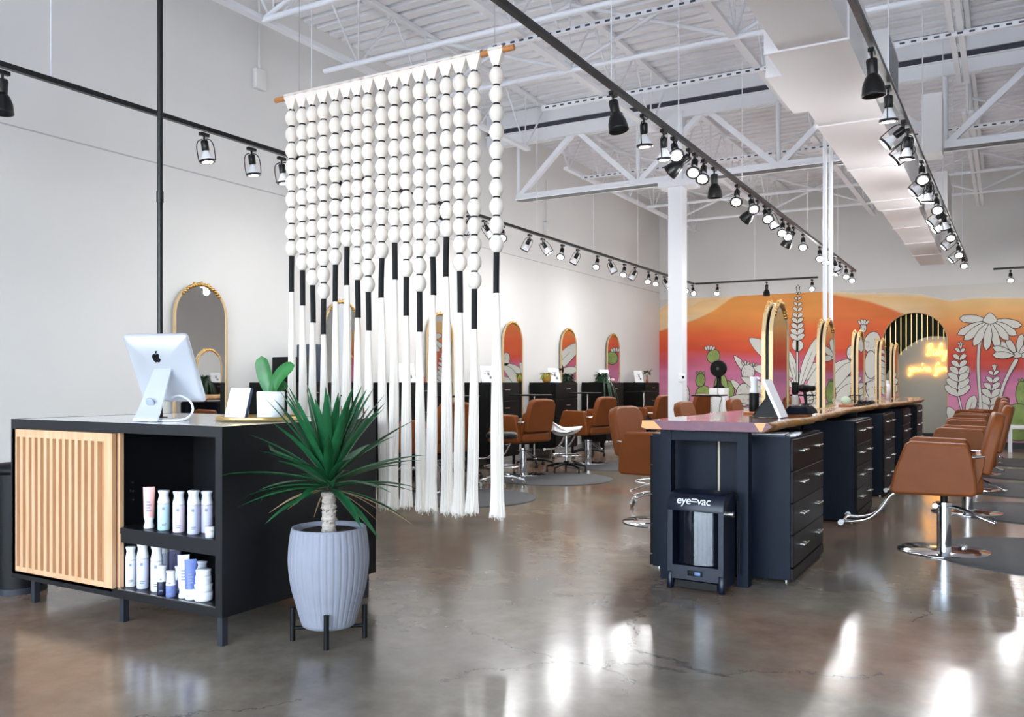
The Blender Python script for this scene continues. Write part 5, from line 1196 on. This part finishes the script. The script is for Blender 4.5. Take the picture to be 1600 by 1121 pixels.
for si, (ub, ut, v0, v1) in enumerate(STR):
    x = (Py(ub, 420, MY).x * .75 + Py(ut, 150, MY).x * .25); zt = ZD - .085; zw0 = Py(ub, v0, MY).z; zw1 = Py(ub, v1, MY).z
    n = max(3, round((zt - zw0) / .0975)); p = (zt - zw0) / n; R0 = .0395
    prof = []
    for k in range(n):
        zc = zw0 + p * (n - k)
        for q in range(10):
            a = q / 10; r_ = .0125 + (R0 - .0125) * math.sin(PI * a) ** .72; prof.append((r_, zc - p * a))
    prof.append((.0125, zw0)); prof = prof[::-1]
    # collar under the dowel: a flat loop of yarn flaring up round the dowel
    sm = MB(); sm.lathe(prof, 32, (x, MY, 0), rmod=lambda k, j: 1 + .022 * ((k % 2) * 2 - 1))
    W0, W1 = (.052 if si not in (15, 16) else .047), .013; vs = []
    for j in range(7):
        f = j / 6; w = W1 + (W0 - W1) * f ** .8; th2 = .012 + .006 * f; z = zt - .002 + (ZD + .004 - zt) * f
        vs += [(x - w, MY - th2, z), (x, MY - th2 * 1.35, z), (x + w, MY - th2, z), (x + w, MY + th2, z), (x, MY + th2 * 1.35, z), (x - w, MY + th2, z)]
    fs = [(6 * j + k, 6 * j + (k + 1) % 6, 6 * (j + 1) + (k + 1) % 6, 6 * (j + 1) + k) for j in range(6) for k in range(6)]
    sm.add(vs, fs, 0, False)
    cap_ = [(x + (-W0 if i % 2 == 0 else W0), MY + .0205 * math.cos(PI * (1 - kk / 8) ) , ZD + .004 + .0205 * math.sin(PI * kk / 8)) for kk in range(9) for i in range(2)]
    sm.add(cap_, [(2 * k, 2 * k + 1, 2 * k + 3, 2 * k + 2) for k in range(8)], 0, True)
    so_ = sm.build('strand', M_yarn, mc)
    for k in range(n):
        zz = zw0 + p * (n - k)
        if tieM is None:
            to = MB().lathe([(.010, -.006), (.0175, -.006), (.019, 0), (.0175, .006), (.010, .006)], 16).build('thread_tie', M_tie, so_); tieM = to.data
        else:
            to = bpy.data.objects.new('thread_tie', tieM); COL.objects.link(to); to.parent = so_
        to.location = (x, MY, zz)
    tl = rs.uniform(-.004, .004)
    MB().tube([(x, MY, zw0 + .004), (x + tl, MY, (zw0 + zw1) / 2), (x + tl * 1.4, MY, zw1)], .0165, 14).build('black_wrap', M_tie, so_)
    zb = .482 + rs.uniform(-.012, .012); tp = []; H_ = zw1 - zb
    for q in range(15):
        f = q / 14; r_ = .0165 + (.0185 if si == 16 else .0135) * min(1, f * 1.6) ** .8 + .009 * max(0, (f - .86) / .14) ** 1.4; tp.append((r_, zw1 - H_ * f))
    ph = rs.uniform(0, 6); sw = rs.uniform(-.02, .02)
    ts = MB(); N_ = 60; vs = []; am = [rs.uniform(-.08, .08) for _ in range(N_)]; bot = [rs.uniform(-.012, .016) for _ in range(N_)]
    for q, (r_, z) in enumerate(tp):
        f = q / 14
        for k in range(N_):
            a = 2 * PI * k / N_; r2 = r_ * (1 + (am[k] + .05 * ((k % 2) * 2 - 1)) * min(1, f * 2)); vs.append((x + sw * f * f + r2 * math.cos(a), MY + r2 * .8 * math.sin(a), z + (bot[k] if q == 14 else 0)))
    ts.add(vs, [(q * N_ + k, q * N_ + (k + 1) % N_, (q + 1) * N_ + (k + 1) % N_, (q + 1) * N_ + k) for q in range(14) for k in range(N_)], 0, False)
    # loose yarn ends
    e0 = 14 * N_
    for k in range(0, N_, 2):
        c = Vector(vs[e0 + k]); o_ = (c - Vector((x + sw, MY, c.z))) * rs.uniform(-.9, .1); b0 = c + o_
        ts.tube([b0 + Vector((0, 0, .02)), b0 + Vector((rs.uniform(-.004, .004), 0, -rs.uniform(.002, .022)))], .0016, 4, 0, False, False)
    ts.add([vs[e0 + k] for k in range(N_)] + [(x + sw, MY, zb + .01)], [(k, (k + 1) % N_, N_) for k in range(N_)])
    ts.build('tassel', M_yarn, so_)
cs_ = MB()
for xx in (A.x + .2, B_.x - .12): cs_.cyl((xx, MY, ZD), (xx, MY, ZC - .01), .0016, n=5)
cs_.build('hanging_wire', M_steel, mc)
# ================================================================ TRACK LIGHTING
ZT = 3.15
def track(p0, p1, label, cab):
    t = thing('ceiling_track', label, 'light track', (0, 0, 0)); a, b = Vector(p0), Vector(p1); d = (b - a); q = d.to_track_quat('X', 'Z').to_matrix()
    MB().box((a + b) / 2, (d.length, .036, .034), 0, q).build('track_rail', M_track, t)
    for f in cab: c = a + d * f; MB().cyl(c + Vector((0, 0, .017)), (c.x, c.y, ZC - .01), .0045, n=6).build('suspension_rod', M_white, t)
    return t
TL = (Vector((-5.33, 1.6, ZT)), Vector((-5.325, 16.48, ZT)))
TM = (Vector((-2.232, 1.8, ZT)), Vector((-2.268, 16.0, ZT)))
TR = (Vector((-.70, 2.6, ZT)), Vector((-.525, 15.5, ZT)))
TB = (Vector((-5.305, 16.5, ZT)), Vector((-3.0, 16.6, ZT)))
TF = (Vector((-.17, 16.9, ZT)), Vector((3.0, 16.9, ZT)))
track(*TL, 'long black ceiling light track running along the left wall', (.115, .276, .56, .68, .8, .92)); track(*TM, 'long black ceiling light track over the left side of the island', (.24, .335, .47, .7, .87))
track(*TR, 'long black ceiling light track beside the air duct on the right', (.1, .265, .44, .617, .75, .9)); track(*TB, 'short black ceiling light track in front of the mural', (.5,)); track(*TF, 'short black ceiling light track at the right edge, in front of the mural', (.3,))
LAMPS = []
def head_parts(t, kind, lit):
    """built pointing along -z from the pivot (0,0,-.075)"""
    MB().box((0, 0, -.03), (.034, .085, .026), 0, None, .004, 1).cyl((0, 0, -.043), (0, 0, -.075), .008, n=8).build('track_adapter', M_track, t)
    if kind == 'cage':
        MB().lathe([(.001, -.0), (.024, -.0), (.028, -.008), (.028, -.075), (.022, -.08), (.001, -.08)][::-1], 20).build('socket', M_track, t)
        MB().lathe([(.02, -.08), (.024, -.09), (.036, -.118), (.052, -.148), (.054, -.158), (.053, -.166)][::-1], 24).build('bulb', M_bulbw, t)
        MB().lathe([(.0525, -.168), (.059, -.168), (.059, -.152), (.0545, -.152)], 24).build('bulb_ring', M_track, t)
        MB().lathe([(.001, -.170), (.035, -.169), (.0525, -.166)], 24).build('lens', M_lit if lit else M_litdim, t)
        hp = MB()
        for s in (-1, 1): hp.tube(crv([(0, s * .012, .012), (0, s * .045, .0), (0, s * .062, -.04), (0, s * .064, -.11), (0, s * .06, -.16)], 4), .004, 6)
        hp.build('yoke', M_track, t)
    else:
        MB().lathe([(.001, 0), (.03, 0), (.032, -.01), (.03, -.085), (.028, -.09)][::-1], 20).build('socket', M_track, t)
        MB().lathe([(.028, -.085), (.045, -.11), (.06, -.15), (.066, -.20), (.067, -.21), (.064, -.21), (.055, -.15), (.03, -.1)], 28).build('bell_shade', M_track, t)
        MB().lathe([(.001, -.165), (.045, -.163), (.048, -.155)], 24).build('lens', M_bulbw, t)
PROTO = {}
def spot_light(loc, aim, e, col, ang=158):
    L = bpy.data.lights.new('lamp_glow', 'SPOT'); L.energy = e; L.color = col; L.spot_size = math.radians(ang); L.spot_blend = 1.0; L.shadow_soft_size = .06
    o = bpy.data.objects.new('lamp_glow', L); COL.objects.link(o); return o
def lamp(p, kind, lit, aim, label, grp, e=34):
    key = (kind, lit)
    p = Vector(p) - Vector((0, 0, .017))
    if key not in PROTO:
        t = thing('track_spotlight', label, 'spotlight', p, 0, grp); head_parts(t, kind, lit); PROTO[key] = t
    else: t = dup(PROTO[key], p, 0, label, grp)
    t.location = p
    a = Vector(aim).normalized(); q = a.to_track_quat('-Z', 'Y'); piv = Vector((0, 0, -.075))
    for c in kids(t):
        if c.type == 'MESH' and not c.name.startswith('track_adapter'): c.location = piv; c.rotation_mode = 'QUATERNION'; c.rotation_quaternion = q
    s = spot_light(None, a, e, (.985, .99, 1.0)); s.parent = t; s.location = piv + a * (.19 if kind == 'cage' else .215); s.rotation_mode = 'QUATERNION'; s.rotation_quaternion = q
    if kind == 'cage' and p.y > 5:
        L2 = bpy.data.lights.new('lamp_spill', 'POINT'); L2.energy = e * .24; L2.color = (.985, .99, 1.0); L2.shadow_soft_size = .05
        o2 = bpy.data.objects.new('lamp_spill', L2); COL.objects.link(o2); o2.parent = t; o2.location = piv + a * .24
    return t
def on_track(T, u):
    a, b = T; lo, hi = 0.0, 1.0
    def pu(f): p = a + (b - a) * f; zc = -ST * p.x + CT * p.y; return 800 + LF * (CT * p.x + ST * p.y) / zc
    for _ in range(40):
        m = (lo + hi) / 2
        if pu(m) < u: lo = m
        else: hi = m
    return a + (b - a) * lo
def run(T, L, where, grp):
    """L: (u, kind, lit, aim)"""
    L = sorted(L, key=lambda q: on_track(T, q[0]).y)
    cnt = {}
    for i, (u, kind, lit, aim) in enumerate(L):
        kd = 'black bell-shaded spotlight' if kind == 'bell' else 'white-bulb spotlight'
        lamp(on_track(T, u), kind, lit, aim, '%s, %s head from the near end of the %s' % (kd, ORD[i], where), grp, 1.5 if kind == 'bell' else (((9 if T is TL else 13) if on_track(T, u).y > 9 else 5) if lit else (6 if on_track(T, u).y < 8 else 14 if T is TL else 10)) * (.7 if T is TR else 1))
dn = (-.35, .15, -.9); side = (-.75, -.1, -.62); bk = (.35, -.62, -.7); bk2 = (.1, -.6, -.78); tr2 = (-.62, -.05, -.75); fw_ = (.12, .35, -.93)
run(TL, [(4, 'bell', 0, (.05, -.05, -1)), (319, 'cage', 0, (.12, .1, -1)), (393, 'cage', 0, (.05, .1, -1)), (440, 'cage', 0, (.1, .1, -1)), (490, 'cage', 0, dn), (531, 'cage', 0, dn), (597, 'cage', 0, (0, .1, -1)), (637, 'cage', 1, bk2), (691, 'cage', 0, dn), (733, 'cage', 0, (-.5, .2, -.8)),
         (757, 'cage', 0, (.4, .5, -.8)), (785, 'cage', 1, bk), (828, 'cage', 0, (-.5, 0, -.8)), (848, 'cage', 0, (.45, .35, -.85)), (879, 'cage', 1, bk2), (903, 'cage', 0, (-.5, 0, -.8)), (934, 'cage', 1, bk2), (953, 'cage', 0, (.3, .35, -.85)), (976, 'cage', 1, bk2), (993, 'cage', 0, (-.5, 0, -.8)), (1014, 'cage', 1, bk2), (1026, 'cage', 1, bk2), (1038, 'cage', 0, (.5, .2, -.8)), (1070, 'cage', 1, bk), (1082, 'cage', 1, bk)],
    'left wall track', 'spotlights on the left wall track')
run(TM, [(958, 'bell', 0, (.22, -.05, -1)), (1006, 'cage', 0, (0, .1, -1)), (1037, 'cage', 0, (0, .1, -1)), (1053, 'cage', 1, bk), (1077, 'bell', 0, (-.8, .1, -.5)), (1086, 'cage', 1, bk2), (1100, 'cage', 1, bk2), (1116, 'bell', 0, (0, .1, -1)), (1152, 'cage', 1, bk2), (1173, 'cage', 1, bk), (1184, 'bell', 0, (-.7, .2, -.6)), (1195, 'cage', 1, bk), (1203, 'cage', 0, (.3, .3, -.9)), (1223, 'cage', 1, bk2), (1232, 'cage', 1, bk2), (1240, 'bell', 0, (-.5, .1, -.8)), (1255, 'cage', 1, bk2),
         (1281, 'cage', 1, bk2), (1290, 'cage', 1, bk2), (1303, 'cage', 0, (.3, .3, -.9)), (1313, 'cage', 0, (-.4, -.3, -.8)), (1322, 'cage', 1, bk2), (1331, 'cage', 1, bk2)],
    'middle track', 'spotlights on the middle track')
run(TR, [(1362, 'bell', 0, (.05, .05, -1)), (1388, 'cage', 0, (0, .1, -1)), (1412, 'cage', 0, side), (1424, 'cage', 0, side), (1418, 'cage', 0, (-.05, .05, -1)), (1440, 'cage', 1, bk2), (1449, 'cage', 0, side), (1455, 'cage', 0, side), (1452, 'cage', 0, (-.1, .1, -1)), (1463, 'cage', 1, bk2), (1473, 'cage', 0, side), (1478, 'cage', 0, side), (1474, 'cage', 0, fw_), (1484, 'cage', 1, bk2), (1491, 'cage', 0, side), (1497, 'cage', 1, bk2), (1501, 'cage', 0, side), (1505, 'cage', 1, bk2)],
    'right track', 'spotlights on the right track')
for u, kind, lit, aim, l in ((1121, 'cage', 1, (.1, -.6, -.8), 'white-bulb spotlight at the left of the short track before the mural'), (1198, 'bell', 0, (.0, -.1, -1), 'black bell-shaded spotlight on the short track before the mural'), (1269, 'cage', 1, (.1, -.6, -.8), 'white-bulb spotlight at the right of the short track before the mural')):
    lamp(on_track(TB, u), kind, lit, aim, l, 'spotlights before the mural', 29)
lamp(on_track(TF, 1579), 'cage', 1, (.0, -.6, -.8), 'white-bulb spotlight at the far right edge before the mural', 'spotlights before the mural', 29)
# added unseen fill light that brightens the alcove
t = thing('added_alcove_light', 'small round unseen light added to brighten the archway alcove', 'fill light', (-1.3, 19.3, 3.3)); MB().lathe([(.07, -.012), (.075, 0), (.001, 0)], 20).build('trim_ring', M_whitep, t); MB().cyl((0, 0, -.013), (0, 0, -.012), .06, n=20).build('lens', M_litdim, t)
L = bpy.data.lights.new('lamp_glow', 'SPOT'); L.energy = 60; L.spot_size = 2.6; L.spot_blend = 1; L.shadow_soft_size = .06; L.color = (1, .99, .96); o = bpy.data.objects.new('lamp_glow', L); COL.objects.link(o); o.parent = t; o.location = (0, 0, -.03)
# ================================================================ LIGHT, SKY, CAMERA
w = bpy.data.worlds.new('sky'); SC.world = w; w.use_nodes = True; nt = w.node_tree; bgN = nt.nodes['Background']
skyN = nt.nodes.new('ShaderNodeTexSky'); skyN.sky_type = 'NISHITA'; skyN.sun_disc = False; skyN.sun_elevation = math.radians(48); skyN.sun_rotation = math.radians(20); skyN.air_density = 1.0; skyN.dust_density = 2.0
hs = nt.nodes.new('ShaderNodeHueSaturation'); hs.inputs["Saturation"].default_value = .68; nt.links.new(skyN.outputs[0], hs.inputs['Color']); nt.links.new(hs.outputs[0], bgN.inputs['Color']); bgN.inputs["Strength"].default_value = 1.5
for i in range(nw):
    L = bpy.data.lights.new('window_portal', 'AREA'); L.shape = 'RECTANGLE'; L.size = ww - .1; L.size_y = 3.5; L.cycles.is_portal = True
    o = bpy.data.objects.new('window_portal', L); COL.objects.link(o); o.location = (wx0 + (i + .5) * ww, YF - .08, 1.9); o.rotation_euler = (PI / 2, 0, 0)
L = bpy.data.lights.new('sun', 'SUN'); L.energy = 9.0; L.angle = .01; L.color = (.95, .98, 1); o = bpy.data.objects.new('sun', L); COL.objects.link(o); o.rotation_euler = Vector((-1.0, -.12, -.9)).to_track_quat('-Z', 'Y').to_euler()
cam = bpy.data.cameras.new('camera'); cam.sensor_width = 36; cam.sensor_fit = 'HORIZONTAL'; cam.lens = 36 * LF / 1600; cam.shift_y = (LY - 560.5) / 1600; cam.clip_start = .05; cam.clip_end = 200
co = bpy.data.objects.new('camera', cam); COL.objects.link(co); co.location = (0, 0, LH); co.rotation_euler = (PI / 2, 0, TH); SC.camera = co
SC.view_settings.view_transform = 'Standard'; SC.view_settings.look = 'None'; SC.view_settings.gamma = 1; SC.view_settings.use_curve_mapping = False
SC.view_settings.exposure = 1.2
SC.cycles.use_denoising = True; SC.cycles.max_bounces = 8; SC.cycles.diffuse_bounces = 4; SC.cycles.glossy_bounces = 5; SC.cycles.transparent_max_bounces = 12
SC.cycles.sample_clamp_indirect = 8.0; SC.cycles.caustics_reflective = False; SC.cycles.caustics_refractive = False
